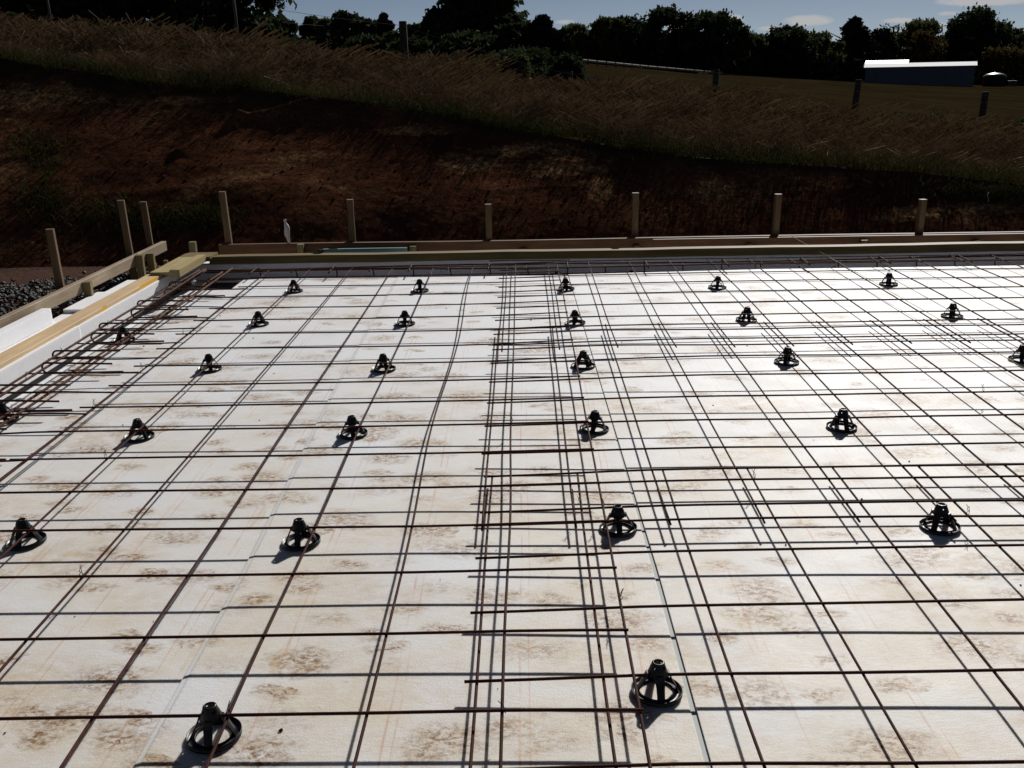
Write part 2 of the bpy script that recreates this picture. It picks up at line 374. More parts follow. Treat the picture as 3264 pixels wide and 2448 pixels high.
LEAF2 = leaf_mat('leaf_olive', (0.025, 0.032, 0.012), (0.07, 0.08, 0.028), 0.35)
LEAF3 = leaf_mat('leaf_conifer', (0.008, 0.012, 0.008), (0.018, 0.024, 0.012), 0.05)
LEAF4 = leaf_mat('leaf_autumn', (0.04, 0.035, 0.012), (0.10, 0.06, 0.02), 0.2)
BARK, _, _ = newmat('bark', 0.9, 0.1, (0.03, 0.024, 0.018))
POST, _t, _b = newmat('old_post', 0.9, 0.1); g = G(_t)
g.l.new(g.ramp(g.noise(g.co((14, 14, 1)), 2, 5), [(0.3, (0.025, 0.022, 0.018)), (0.7, (0.06, 0.05, 0.04))]), _b.inputs['Base Color'])
WIRE, _, _ = newmat('fence_wire', 0.35, 0.5, (0.45, 0.42, 0.38), 0.8)
METALW, _t, _b = newmat('shed_wall', 0.6, 0.3, (0.07, 0.08, 0.10), 0.0); g = G(_t)
_w = g.n.new('ShaderNodeTexWave'); _w.inputs['Scale'].default_value = 2.2; g.l.new(g.co(), _w.inputs[0]); g.bump(_w.outputs[0], 0.5, 0.03, _b)
METALR, _t, _b = newmat('shed_roof', 0.5, 0.5, (0.26, 0.28, 0.31), 0.35); g = G(_t)
_w = g.n.new('ShaderNodeTexWave'); _w.inputs['Scale'].default_value = 2.2; g.l.new(g.co(), _w.inputs[0]); g.bump(_w.outputs[0], 0.3, 0.02, _b)
METALQ, _t, _b = newmat('shed_roof_dull', 0.65, 0.12, (0.24, 0.26, 0.29), 0.0)
ROOFG, _, _ = newmat('grey_roof', 0.6, 0.3, (0.14, 0.15, 0.15))
TANK, _, _ = newmat('tank_plastic', 0.35, 0.18, (0.018, 0.026, 0.022))
PALE, _, _ = newmat('pale_rail', 0.8, 0.2, (0.28, 0.24, 0.18))
HILLM, _t, _b = newmat('far_hill', 1.0, 0.0, (0.10, 0.13, 0.17))
CARM, _, _ = newmat('dark_car_paint', 0.9, 0.0, (0.005, 0.005, 0.006)); GLASS, _, _ = newmat('car_glass', 0.9, 0.0, (0.004, 0.004, 0.005))
TYRE, _, _ = newmat('tyre_rubber', 0.9, 0.1, (0.015, 0.015, 0.015))

# ------------------------------------------------------------------ terrain
GZ = -0.20
A_C = [-1.6, -0.9, -0.522, -0.385, -0.246, -0.107, 0.033, 0.176, 0.319, 0.516, 0.9, 1.6]
Y_C = [14.0, 11.6, 10.64, 10.12, 9.76, 9.28, 8.79, 8.38, 8.18, 7.80, 7.4, 7.3]
Z_C = [2.9, 2.1, 1.72, 1.46, 1.28, 1.04, 0.80, 0.59, 0.49, 0.30, 0.05, -0.1]
_TP = [(-120, 42), (0, 48), (200, 62), (500, 100), (700, 110), (813, 114), (899, 119), (1006, 133), (1092, 160), (1199, 174), (1241, 190), (1290, 189), (1434, 197), (1550, 208), (1850, 248), (2130, 290), (2212, 300), (2400, 320)]
_TW = [at(u_, v_, 17.0) for u_, v_ in _TP]
A_T = [-1.6]+[(p.x-CAM.x)/(17.0-CAM.y) for p in _TW]+[1.6]; Z_T = [3.2]+[p.z for p in _TW]+[-0.8]
A_F = [-1.6, -0.52, -0.25, -0.197, -0.081, 0.057, 0.173, 0.335, 0.4, 0.502, 0.681, 1.6]
E_F = [0.034, 0.033, 0.0254, 0.0235, 0.0165, 0.0117, -0.0015, -0.0120, -0.0159, -0.0196, -0.0265, -0.0265]
def crest(a): return np.interp(a, A_C, Y_C), np.interp(a, A_C, Z_C)-0.03
def top(a): return 17.0+0*np.asarray(a), np.interp(a, A_T, Z_T)-0.47
def surf(a, t):
    """t in 0..1 bank, 1..2 grass slope, >2 field with distance; returns x, y, z arrays"""
    a = np.asarray(a, float); t = np.asarray(t, float)
    yc, zc = crest(a); yt, zt = top(a)
    yb = 6.95+0.12*fbm(a*6, 0*a, 3.3)
    s = np.clip(t, 0, 1); q = np.clip(t-1, 0, 1); r = np.clip(t-2, 0, None)
    prof = s+0.03*np.sin(s*math.pi*2)
    y = yb+(yc-yb)*s+(yt-yc)*q
    z = GZ+(zc-GZ)*prof+(zt-zc)*(q*0.75+0.25*q*q)
    zf = np.interp(a, A_F, E_F)*201.4+CAM.z
    y = y+(200.0-17.0)*np.clip(r, 0, 1); z = z+(zf-zt)*np.clip(r, 0, 1)
    y = y+np.clip(r-1, 0, None)*800.0; z = z+np.clip(r-1, 0, None)*(np.interp(a, A_F, E_F)*200)
    x = CAM.x+a*(y-CAM.y)
    return x, y, z
def bank_disp(x, y, t):
    t = np.asarray(t)
    e = np.clip(t/0.12, 0, 1)*np.clip((1.25-t)/0.25, 0.3, 1)
    rid = -np.abs(fbm(x*0.55+3, y*1.1, 1.2, 2))*0.22
    d = 0.07*fbm(x*0.7, y*1.0, 0.5, 2)+rid*0.2+0.006*fbm(x*4.5, y*5.5, 2.2, 3)+0.004*fbm(x*17, y*17, 7.7, 2)
    # a low spur of soil running down the bank
    for (xa, ya), (xb, yb) in (((-2.32, 8.64), (-1.85, 9.33)), ((-1.85, 9.33), (-1.1, 9.55))):
        L2 = (xb-xa)**2+(yb-ya)**2; q = np.clip(((x-xa)*(xb-xa)+(y-ya)*(yb-ya))/L2, 0, 1)
        dd = np.hypot(x-xa-q*(xb-xa), y-ya-q*(yb-ya)); d = d+0.05*np.exp(-(dd/0.07)**2)
    return d*e
def grid_obj(name, A, T, mat, disp, label=None):
    aa, tt = np.meshgrid(A, T)
    x, y, z = surf(aa.ravel(), tt.ravel())
    z = z+disp(x, y, tt.ravel())
    nA, nT = len(A), len(T)
    i = np.arange(nT-1)[:, None]*nA+np.arange(nA-1)[None, :]; i = i.ravel()
    Fq = np.stack([i, i+1, i+nA+1, i+nA], 1)
    me = np_mesh(name, np.stack([x, y, z], 1), Fq, mat, True)
    at_ = me.attributes.new('along', 'FLOAT', 'POINT'); at_.data.foreach_set('value', tt.ravel().astype(np.float32))
    return tag(link(name, me), kind='structure')
mb = MB(); mb.box(-40, 45, -40, 7.4, -0.6, GZ)
tag(mb.build('ground', PAD), kind='structure')
A_ = np.concatenate([np.linspace(-1.6, -0.62, 30)[:-1], np.linspace(-0.62, 0.62, 430), np.linspace(0.62, 1.6, 30)[1:]])
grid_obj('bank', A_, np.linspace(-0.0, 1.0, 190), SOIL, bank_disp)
A2 = np.concatenate([np.linspace(-1.6, -0.62, 20)[:-1], np.linspace(-0.62, 0.62, 170), np.linspace(0.62, 1.6, 20)[1:]])
def slope_disp(x, y, t):
    e = np.clip((t-1)/0.05, 0, 1)
    return bank_disp(x, y, np.minimum(t, 1.0))*(1-e)+e*0.07*fbm(x*0.8, y*0.8, 4.4, 4)
grid_obj('grass_slope', A2, np.concatenate([np.linspace(1.0, 2.0, 60)]), TURF, slope_disp)
grid_obj('field', A2, np.concatenate([np.linspace(2.0, 2.12, 20)[:-1], np.linspace(2.12, 3.0, 40)[:-1], np.linspace(3.0, 12.0, 12)]), FIELD,
         lambda x, y, t: 0.07*fbm(x*0.8, y*0.8, 4.4, 4)*np.clip((2.1-t)/0.1, 0, 1)+0.35*np.clip((t-2.02)/0.1, 0, 1)*fbm(x*0.05, y*0.05, 1.4, 3))
# far hills
hx = np.linspace(-2600, 3600, 220); 
hz = 1600*(0.0135+0.0075*fbm(hx*0.0022, 0*hx, 3.0, 4)+0.002*fbm(hx*0.02, 0*hx, 5.0, 3))
V = []; 
for k_, (yy, s_) in enumerate(((1500, -0.3), (1600, 1.0), (2400, 1.05), (2500, -0.3))):
    V.append(np.stack([hx, np.full_like(hx, yy), np.where(s_ > 0, hz*s_*yy/1600*0.98, -60)], 1))
V = np.concatenate(V); n_ = len(hx); i = (np.arange(3)[:, None]*n_+np.arange(n_-1)[None, :]).ravel()
tag(link('hills', np_mesh('hills', V, np.stack([i, i+1, i+n_+1, i+n_], 1), HILLM, True)), kind='structure')

# grass as blades
def blades(name, mat, a, t, h, wdt, lean, seed, dispf):
    rs = np.random.RandomState(seed); n = len(a)
    x, y, z = surf(a, t); z = z+dispf(x, y, t)-0.02
    th = rs.rand(n)*2*np.pi; dx, dy = np.cos(th), np.sin(th)
    ph = rs.rand(n)*2*np.pi; ln = lean*(0.3+rs.rand(n))*h; lx, ly = np.cos(ph)*ln, np.sin(ph)*ln
    def pt(sx, fx, fz): return np.stack([x+dx*wdt*sx+lx*fx, y+dy*wdt*sx+ly*fx, z+h*fz], 1)
    V = np.stack([pt(-1, 0, 0), pt(1, 0, 0), pt(0.8, .22, .60), pt(-.8, .22, .60), pt(0.15, 1, .93), pt(-.15, 1, .96)], 1).reshape(-1, 3)
    b = np.arange(n)[:, None]*6
    Fq = np.concatenate([b+np.array([[0, 1, 2, 3]]), b+np.array([[3, 2, 4, 5]])])
    return link(name, np_mesh(name, V, Fq, mat))
n = 130000
a = R.uniform(-0.62, 0.66, n); t = 1.01+1.03*R.rand(n)**0.85
clump = vnoise(a*26, t*9, 2.0); keep = clump+R.rand(n)*1.2 > 0.1; a, t = a[keep], t[keep]
x_, y_, _z = surf(a, t)
h = (0.14+0.32*R.rand(len(a)))*(0.65+0.5*np.clip((t-1.1)/0.4, 0, 1))*(1+0.45*vnoise(x_*0.9, y_*0.9, 8.0)+0.3*vnoise(x_*4, y_*4, 5.0))
tag(blades('dry_grass', DRY, a, t, h, 0.0016+0.0020*R.rand(len(a)), 1.0, 3, slope_disp), kind='stuff')
n = 1800
a = R.uniform(-0.62, 0.66, n); t = 1.03+0.98*R.rand(n)
tag(blades('straw_stalks', STRAW, a, t, 0.08+0.16*R.rand(n), 0.0022+0.002*R.rand(n), 1.4, 4, slope_disp), kind='stuff')
n = 30000
a = R.uniform(-0.62, 0.66, n); t = 0.985+0.20*np.abs(R.randn(n))*(1+0.5*vnoise(a*14, 0*a, 6.0)); t = t+0.025*vnoise(a*40, 0*a, 9.0)
tag(blades('green_grass', GRN, a, t, 0.05+0.12*R.rand(n), 0.0025+0.0025*R.rand(n), 0.9, 5, slope_disp), kind='stuff')
# weeds low on the left of the bank, sparse elsewhere
aw, tw = [], []
for ca, ct, sa, st_, k_ in ((-0.495, 0.50, 0.022, 0.08, 700), (-0.41, 0.20, 0.04, 0.04, 900), (-0.34, 0.20, 0.02, 0.03, 500), (-0.50, 0.25, 0.02, 0.05, 500), (0.52, 0.8, 0.05, 0.06, 1500)):
    aw.append(ca+sa*R.randn(k_)); tw.append(ct+st_*R.randn(k_))
aw.append(R.uniform(-0.6, 0.6, 900)); tw.append(R.uniform(0.05, 0.95, 900))
aw = np.concatenate(aw); tw = np.clip(np.concatenate(tw), 0.03, 1)
tag(blades('weeds', GRN, aw, tw, 0.03+0.09*R.rand(len(aw)), 0.003+0.003*R.rand(len(aw)), 0.9, 6, bank_disp), kind='stuff')
# clods and scattered stones on the bank, gravel beside the formwork
def rocks(name, mat, P, s, seed, flat=0.7):
    rs = np.random.RandomState(seed); n = len(P)
    base = np.array([(1,0,0),(-1,0,0),(0,1,0),(0,-1,0),(0,0,1),(0,0,-1)], float)
    base = np.concatenate([base, np.array([(.6,.6,.6),(-.6,.6,.6),(.6,-.6,.6),(-.6,-.6,.6)])])
    fc = np.array([(0,6,4),(0,4,8),(1,4,7),(1,9,4),(2,4,6),(2,7,4),(3,8,4),(3,4,9),(0,2,6),(1,7,2),(0,8,3),(1,3,9),(0,5,2),(2,5,1),(1,5,3),(3,5,0)])
    V = base[None]*(0.7+0.6*rs.rand(n, 10, 1))
    th = rs.rand(n)*6.28; c, s2 = np.cos(th), np.sin(th)
    ax = 0.6+0.8*rs.rand(n, 1)
    X_, Y_ = V[:, :, 0]*ax, V[:, :, 1]
    Vx = X_*c[:, None]-Y_*s2[:, None]; Vy = X_*s2[:, None]+Y_*c[:, None]
    V = np.stack([Vx, Vy, V[:, :, 2]*flat], 2)*np.asarray(s)[:, None, None]+P[:, None, :]
    Fq = (fc[None]+(np.arange(n)*10)[:, None, None]).reshape(-1, 3)
    return tag(link(name, np_mesh(name, V.reshape(-1, 3), Fq, mat)), kind='stuff')
n = 3000; a = R.uniform(-0.6, 0.6, n); t = np.clip(R.rand(n)**1.3, 0.02, 0.99); x, y, z = surf(a, t); z = z+bank_disp(x, y, t)
rocks('soil_clods', SOIL, np.stack([x, y, z], 1), 0.004+0.016*R.rand(n)**4, 21)
n = 9000; gx = R.uniform(-4.6, -1.93, n); gy = R.uniform(2.0, 6.75, n); k_ = gy < 6.1+0.6*(gx+2.9)+0.12*R.randn(n); gx, gy = gx[k_], gy[k_]
rocks('gravel', STONE, np.stack([gx, gy, np.full(len(gx), GZ+0.01)+0.03*R.rand(len(gx))], 1), 0.008+0.018*R.rand(len(gx)), 22)

# ------------------------------------------------------------------ foam raft
TF = -0.10      # trench floor
YN = -3.0
def foam(name, label, poly, z0, z1, mat=EPS, bev=None):
    m = MB(); m.prism(poly, z0, z1)
    o = m.build(name, [mat]); tag(o, label, 'foam sheet'); return o
mb = MB(); mb.box(-1.20, 9.0, 4.99, 5.66, TF+.0005, TF+.004); tag(mb.build('black_membrane', newmat('black_polythene', 0.5, 0.3, (0.012, 0.012, 0.014))[0]), 'black plastic membrane on the bottom of the far trench and its left corner', 'membrane')
mb = MB(); mb.box(-1.86, 9.0, YN, 5.86, -0.19, TF); tag(mb.build('foam_base_layer', EPSC), 'white foam base layer at the bottom of the trench, reaching past the left timber', 'foam sheet')
foam('foam_slab', 'left front white foam panel, lower than its neighbours, up to the dark cross joint', [(-1.055, YN), (0.425, YN), (0.425, 1.0), (0.372, 2.735), (-1.055, 2.755)], TF+.001, -0.004)
foam('foam_slab', 'left rear white foam panel with its corner cut away beside the dark trench', [(-1.055, 2.772), (0.371, 2.752), (0.345, 5.30), (-0.775, 5.33), (-0.775, 4.97), (-1.055, 4.97)], TF+.001, 0.0)
m = MB(); m.prism([(-1.053, 2.7555), (0.370, 2.7355), (0.370, 2.7515), (-1.053, 2.7715)], TF+.002, -0.014)
tag(m.build('foam_filler_strip', [newmat('grey_joint', .8, .1, (0.25, 0.26, 0.26))[0]]), 'grey shadowed strip in the cross joint between the two left foam panels', 'foam strip')
m = MB(); m.prism([(0.429, YN), (1.628, YN), (1.620, 1.0), (1.605, 2.7), (1.570, 5.27), (0.350, 5.30), (0.376, 2.745), (0.429, 1.0)], TF+.001, 0.003)
mid = m.build('foam_slab', [EPS]); tag(mid, 'middle white foam panel, from the clean white step line to the grey gap', 'foam sheet')
m = MB(); m.prism([(1.643, YN), (9.0, YN), (9.0, 5.33), (4.8, 5.325), (3.0, 5.35), (1.574, 5.275), (1.609, 2.7), (1.634, 1.0)], TF+.001, 0.006)
tag(m.build('foam_slab', [EPS]), 'right hand white foam panel, stained brown, right of the grey gap', 'foam sheet')
# clean bevelled lip of the middle panel along the step
m = MB()
for (xa, ya), (xb, yb) in (((0.4285, YN), (0.4285, 1.0)), ((0.4285, 1.0), (0.3755, 2.745)), ((0.3755, 2.745), (0.3495, 5.30))):
    m.add([(xa-0.013, ya, 0.0006), (xa, ya, 0.0026), (xb, yb, 0.0026), (xb-0.013, yb, 0.0006), (xa-0.013, ya, -0.02), (xb-0.013, yb, -0.02), (xa, ya, -0.02), (xb, yb, -0.02)],
          [(0, 1, 2, 3), (4, 0, 3, 5), (4, 6, 1, 0), (5, 3, 2, 7), (6, 7, 2, 1)])
m.build('lip', [EPSL], mid)
m = MB(); m.prism([(1.6275, YN), (1.6435, YN), (1.6345, 1.0), (1.6095, 2.7), (1.6055, 2.7), (1.6205, 1.0)], TF+.002, 0.0005)
tag(m.build('foam_filler_strip', [newmat('grey_strip', .7, .2, (0.46, 0.48, 0.46))[0]]), 'narrow grey strip in the gap between the middle and right foam panels', 'foam strip')

# foam edge upstand: left wall with recess, far wall
def edge_prof(x, zt):   # inner face at x, outwards is minus
    return [(x-0.125, TF+.001), (x-0.125, zt), (x, zt), (x, -0.053), (x-0.110, -0.051), (x-0.110, TF+.001)]
m = MB(); m.extr(edge_prof(-1.243, 0.081), YN, 3.70); tag(m.build('foam_edge_upstand', EPSC), 'white foam upstand under the left pine plank, nearer piece before the joint', 'foam edge', 'foam edge upstands round the raft')
m = MB(); m.extr(edge_prof(-1.250, 0.078), 3.703, 5.80)
o = m.build('foam_edge_upstand', EPSC); tag(o, 'white foam upstand under the left pine plank, farther piece toward the corner', 'foam edge', 'foam edge upstands round the raft')
m = MB(); m.box(-1.2495, -1.2475, 3.703, 5.60, 0.004, 0.0065); m.build('groove', [BARK], None).parent = o
for x0, x1, nm in ((-1.249, 0.62, 'left piece in the corner'), (0.623, 3.0, 'middle piece behind the overlapping mesh sheets'), (3.003, 9.0, 'long right hand piece')):
    m = MB(); m.box(x0, x1, 5.665, 5.80, TF+.001, 0.0475)
    tag(m.build('foam_edge_upstand', EPSC), 'shaded foam edge along the far trench, '+nm, 'foam edge', 'foam edge upstands round the raft')
m = MB(); m.box(-1.86, -1.80, 2.3, 4.50, TF+.001, 0.000); tag(m.build('foam_offcut', EPSC), 'white foam block standing between the left pine plank and weathered board', 'foam block')
m = MB(); m.box(-1.862, -1.62, 4.78, 5.32, TF+.001, -0.075); tag(m.build('foam_offcut', EPSC), 'flat white foam piece behind the pine plank near the far end of the left side', 'foam block')

m = MB(); m.box(-1.3515, -1.277, YN, 5.64, TF+.0012, -0.0535); tag(m.build('recess_shade_strip', newmat('recess_shade_dark', 0.6, 0.2, (0.03, 0.028, 0.032))[0]), 'dark strip added as shade in the recess under the left foam upstand', 'membrane')  # dark box added in the recess; its colour stands in for shade below the lip
# timbers
def board(name, label, x0, x1, y0, y1, z0, z1, mat, cat='board', group=None, parts=None, warp=0.0, along='x'):
    n = 14; m = MB(); L0, L1 = (x0, x1) if along == 'x' else (y0, y1)
    pr = [(0, 0), (1, 0), (1, 1), (0, 1)]; c = 0.0025
    for i in range(n+1):
        tt = i/n; s_ = L0+(L1-L0)*tt; wz = warp*math.sin(tt*math.pi*1.7+1)
        for u_, v_ in ((x0 if along == 'y' else y0, z0), (x1 if along == 'y' else y1, z0), (x1 if along == 'y' else y1, z1-c), ((x1 if along == 'y' else y1)-c, z1), ((x0 if along == 'y' else y0)+c, z1), (x0 if along == 'y' else y0, z1-c)):
            m.v.append((u_, s_, v_+wz) if along == 'y' else (s_, u_, v_+wz))
    for i in range(n):
        for j in range(6): m.f.append((i*6+j, i*6+(j+1) % 6, (i+1)*6+(j+1) % 6, (i+1)*6+j)); m.m.append(0)
    m.f.append(tuple(range(5, -1, -1))); m.m.append(0); m.f.append(tuple(n*6+j for j in range(6))); m.m.append(0)
    o = m.build(name, [mat]); tag(o, label, cat, group); return o
p1 = board('pine_plank', 'pale pine plank on the left foam edge, nearer length with a grey knot', -1.368, -1.262, YN, 3.10, 0.0815, 0.103, PINEY, along='y')
p2 = board('pine_plank', 'pale pine plank on the left foam edge, farther length with yellow marks', -1.372, -1.264, 3.103, 5.06, 0.0785, 0.101, PINEY, along='y')
for y0, y1 in ((4.55, 4.98), (3.97, 4.12)):
    m = MB(); m.add([(-1.2625, y0, .083), (-1.2625, y1, .084), (-1.2625, y1, .1015), (-1.2625, y0+.1, .1015), (-1.276, y0+.12, .1018), (-1.276, y1-.02, .1018)], [(0, 1, 2, 3), (3, 2, 5, 4)])
    m.build('yellow_mark', [YEL], p2)
gb = board('weathered_board', 'long weathered grey brown formwork board raised above gravel on the left', -1.945, -1.90, -1.0, 6.88, -0.045, 0.036, GREYY, along='y', warp=0.004)
for yy in (5.95, 6.25):
    m = MB(); m.tube([(-1.92, yy, 0.03), (-1.915, yy, 0.062)], 0.0018, 5); m.build('nail', [RUST], gb)
# treated edge board: short return on the left, long run along the far side
prof = [(-1.335, 0.1015), (-1.335, 0.121), (-1.205, 0.121), (-1.192, 0.137), (-1.128, 0.137), (-1.128, 0.085), (-1.2, 0.085), (-1.2, 0.1015)]
m = MB(); m.extr(prof, 5.02, 5.60); ob = m.build('rebated_board', [TREATY]); tag(ob, 'short greenish rebated board with raised lip lying on the foam at the left corner', 'board')
m = MB(); m.box(-1.34, -1.10, 5.603, 5.80, 0.1015, 0.119); tag(m.build('corner_board_offcut', [TREATX]), 'small greenish flat board end at the corner behind the rebated board', 'board')
m = MB(); P8 = 40
zs = []
for i in range(P8+1):
    x = -1.127+(9.0+1.127)*i/P8; wob = 0.0025*math.sin(i*0.9)+0.0015*math.sin(i*2.3)
    for p, q in ((5.66, 0.048), (5.66, 0.103), (5.664, 0.106), (5.705, 0.106), (5.71, 0.096), (5.81, 0.096), (5.81, 0.048)): m.v.append((x, p+wob, q+wob*0.6))
for i in range(P8):
    for j in range(7): m.f.append((i*7+j, i*7+(j+1) % 7, (i+1)*7+(j+1) % 7, (i+1)*7+j)); m.m.append(0)
m.f.append(tuple(range(7))); m.m.append(0); m.f.append(tuple(P8*7+j for j in range(6, -1, -1))); m.m.append(0)
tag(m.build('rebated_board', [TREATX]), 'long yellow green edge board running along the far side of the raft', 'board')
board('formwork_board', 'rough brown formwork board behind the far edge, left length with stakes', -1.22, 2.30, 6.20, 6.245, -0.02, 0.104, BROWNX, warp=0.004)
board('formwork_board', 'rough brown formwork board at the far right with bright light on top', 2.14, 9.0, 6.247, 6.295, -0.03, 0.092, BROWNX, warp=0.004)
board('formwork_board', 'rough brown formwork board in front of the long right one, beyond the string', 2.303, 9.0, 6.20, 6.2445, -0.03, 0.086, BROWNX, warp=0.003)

def stake_mesh(name, w_, h_, mat, lean=(0, 0), d_=None):
    m = MB(); d_ = d_ or w_; n = 8; c = 0.003
    rr = random.Random(name+str(h_))
    for i in range(n+1):
        s_ = i/n; ox, oy = lean[0]*s_, lean[1]*s_; j1 = (rr.random()-.5)*0.002
        a_, b_ = w_/2+j1, d_/2+j1
        for u_, v_ in ((-a_+c, -b_), (a_-c, -b_), (a_, -b_+c), (a_, b_-c), (a_-c, b_), (-a_+c, b_), (-a_, b_-c), (-a_, -b_+c)):
            m.v.append((u_+ox, v_+oy, h_*s_))
    for i in range(n):
        for j in range(8): m.f.append((i*8+j, i*8+(j+1) % 8, (i+1)*8+(j+1) % 8, (i+1)*8+j)); m.m.append(0)
    m.f.append(tuple(n*8+j for j in range(8))); m.m.append(0); m.f.append(tuple(range(7, -1, -1))); m.m.append(0)
    return m.mesh(name, [mat])
def stake(name, label, cat, group, x, y, ztop, w_, mat, lean=(0, 0), rz=0.0, zb=GZ-0.05):
    o = link(name, stake_mesh(name, w_, ztop-zb, mat, lean)); o.location = (x-lean[0], y-lean[1], zb); o.rotation_euler = (0, 0, rz)
    tag(o, label, cat, group)
ordn = ['first', 'second', 'third', 'fourth', 'fifth', 'sixth', 'seventh', 'eighth', 'ninth']
gS = 'tall stakes nailed behind the far formwork board'
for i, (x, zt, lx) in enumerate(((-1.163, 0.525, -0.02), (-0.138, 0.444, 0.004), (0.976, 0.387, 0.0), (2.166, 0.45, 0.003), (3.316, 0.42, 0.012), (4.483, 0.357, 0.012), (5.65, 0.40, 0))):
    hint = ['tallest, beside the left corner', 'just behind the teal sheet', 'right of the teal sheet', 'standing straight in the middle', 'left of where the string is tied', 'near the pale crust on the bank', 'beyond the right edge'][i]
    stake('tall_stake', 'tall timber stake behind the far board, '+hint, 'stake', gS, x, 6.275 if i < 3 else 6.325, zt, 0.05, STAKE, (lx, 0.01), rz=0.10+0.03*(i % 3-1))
gS = 'tall stakes behind the weathered left board'
for i, (x, y, zt, lx, hint) in enumerate(((-1.985, 5.03, 0.432, -0.02, 'nearest of the three, standing alone over the gravel'), (-1.985, 6.256, 0.473, -0.03, 'middle one, left of the close pair'), (-1.985, 6.706, 0.404, -0.03, 'farthest, beside the board end'))):
    stake('tall_stake', 'tall stake behind the weathered left board, '+hint, 'stake', gS, x, y, zt, 0.05, STAKE, (lx*0.6, 0.0), rz=0.20)
gS = 'short square pegs holding the weathered left board'
for x, y, zt, hint in ((-1.872, 5.21, 0.025, 'nearest, standing alone'), (-1.872, 6.19, 0.04, 'left one of the pair'), (-1.872, 6.42, 0.012, 'right one of the pair')):
    stake('peg', 'short greenish square peg in front of the weathered left board, '+hint, 'peg', gS, x, y, zt, 0.055, PEGM, rz=0.12)
stake('peg', 'small stub of timber low behind the corner board, right of the paired pegs', 'peg', None, -1.80, 6.55, -0.075, 0.035, PEGM)
gS = 'pegs in front of the far formwork board'
for i, (x, zt) in enumerate(((-1.417, 0.142), (-0.544, 0.108), (0.365, 0.078), (1.251, 0.044), (2.165, 0.054), (3.069, 0.05), (3.982, 0.064), (4.881, 0.048))):
    hint = ['at the left corner, tallest of the row', 'below the white taped pipe', 'at the right end of the teal sheet', 'between the third and fourth tall stakes', 'below the fourth tall stake', 'below the fifth tall stake', 'right of the string', 'last on the right'][i]
    stake('peg', 'short peg in front of the far board, '+hint, 'peg', gS, x, 6.168, zt, 0.05, BROWNX if i > 2 else PEGM)
# teal sheet with black end and green strip
t_ = empty('teal_panel', (0, 6.0, 0.0)); tag(t_, 'long teal sheet with black end standing behind the far edge board', 'panel')
m = MB(); m.box(-0.32, 0.335, -0.012, 0.008, -0.15, 0.0905); m.build('sheet', [TEAL], t_)
m = MB(); m.box(-0.328, 0.335, -0.015, 0.011, 0.0908, 0.095); m.build('rim', [newmat('pale_rim', .7, .1, (0.22, 0.25, 0.26))[0]], t_)
m = MB(); m.add([(-0.365, -.018, -.15), (-0.3215, -.018, -.15), (-0.3215, .014, -.15), (-0.365, .014, -.15), (-0.365, -.018, .092), (-0.325, -.018, .088), (-0.325, .014, .088), (-0.365, .014, .092)], [(0,3,2,1),(4,5,6,7),(0,1,5,4),(1,2,6,5),(2,3,7,6),(3,0,4,7)]); m.build('end_cap', [BLACK], t_)
m = MB(); m.tube([(-0.44, 5.90, 0.058), (-0.1, 5.90, 0.060), (0.27, 5.91, 0.066)], 0.007, 8); tag(m.build('green_pipe', [GREENP]), 'thin green pipe lying in front of the teal sheet', 'pipe')
# white taped pipe end
m = MB(); pr = [(0.0, 0), (0.011, 0.0), (0.012, 0.02), (0.014, 0.045), (0.022, 0.07), (0.024, 0.10), (0.023, 0.13), (0.017, 0.155), (0.010, 0.168), (0.009, 0.180), (0.011, 0.184), (0.011, 0.196), (0.0, 0.199)]
m.lathe(pr, 12); m.v = [(x+0.004*math.sin(z*60)-z*0.06, y, z) for x, y, z in m.v]
o = m.build('taped_pipe', [WTAPE], None, True); o.location = (-0.652, 6.225, 0.103); tag(o, 'small white taped pipe end standing on the far formwork board', 'pipe')
m = MB(); pr_ = at(2134, 447, 7.58); m.tube([(pr_.x+0.008*math.sin(k_*1.9), 7.58+0.004*k_, pr_.z-0.05+0.026*k_) for k_ in range(8)], 0.0045, 6)
tag(m.build('white_ribbon', [WTAPE], None, True), 'thin white crinkled ribbon standing on the bank at the far right', 'ribbon')
# string line
m = MB(); pts = [(3.419, 6.22, 0.094), (3.47, 5.6, 0.074), (3.502, 5.03, 0.062), (3.53, 3.6, 0.058), (3.545, 2.2, 0.056), (3.56, 0.5, 0.056)]
m.tube(pts, 0.0016, 5); tag(m.build('string_line', [STR]), 'thin yellow green string line stretched from the far board over the mesh', 'string')

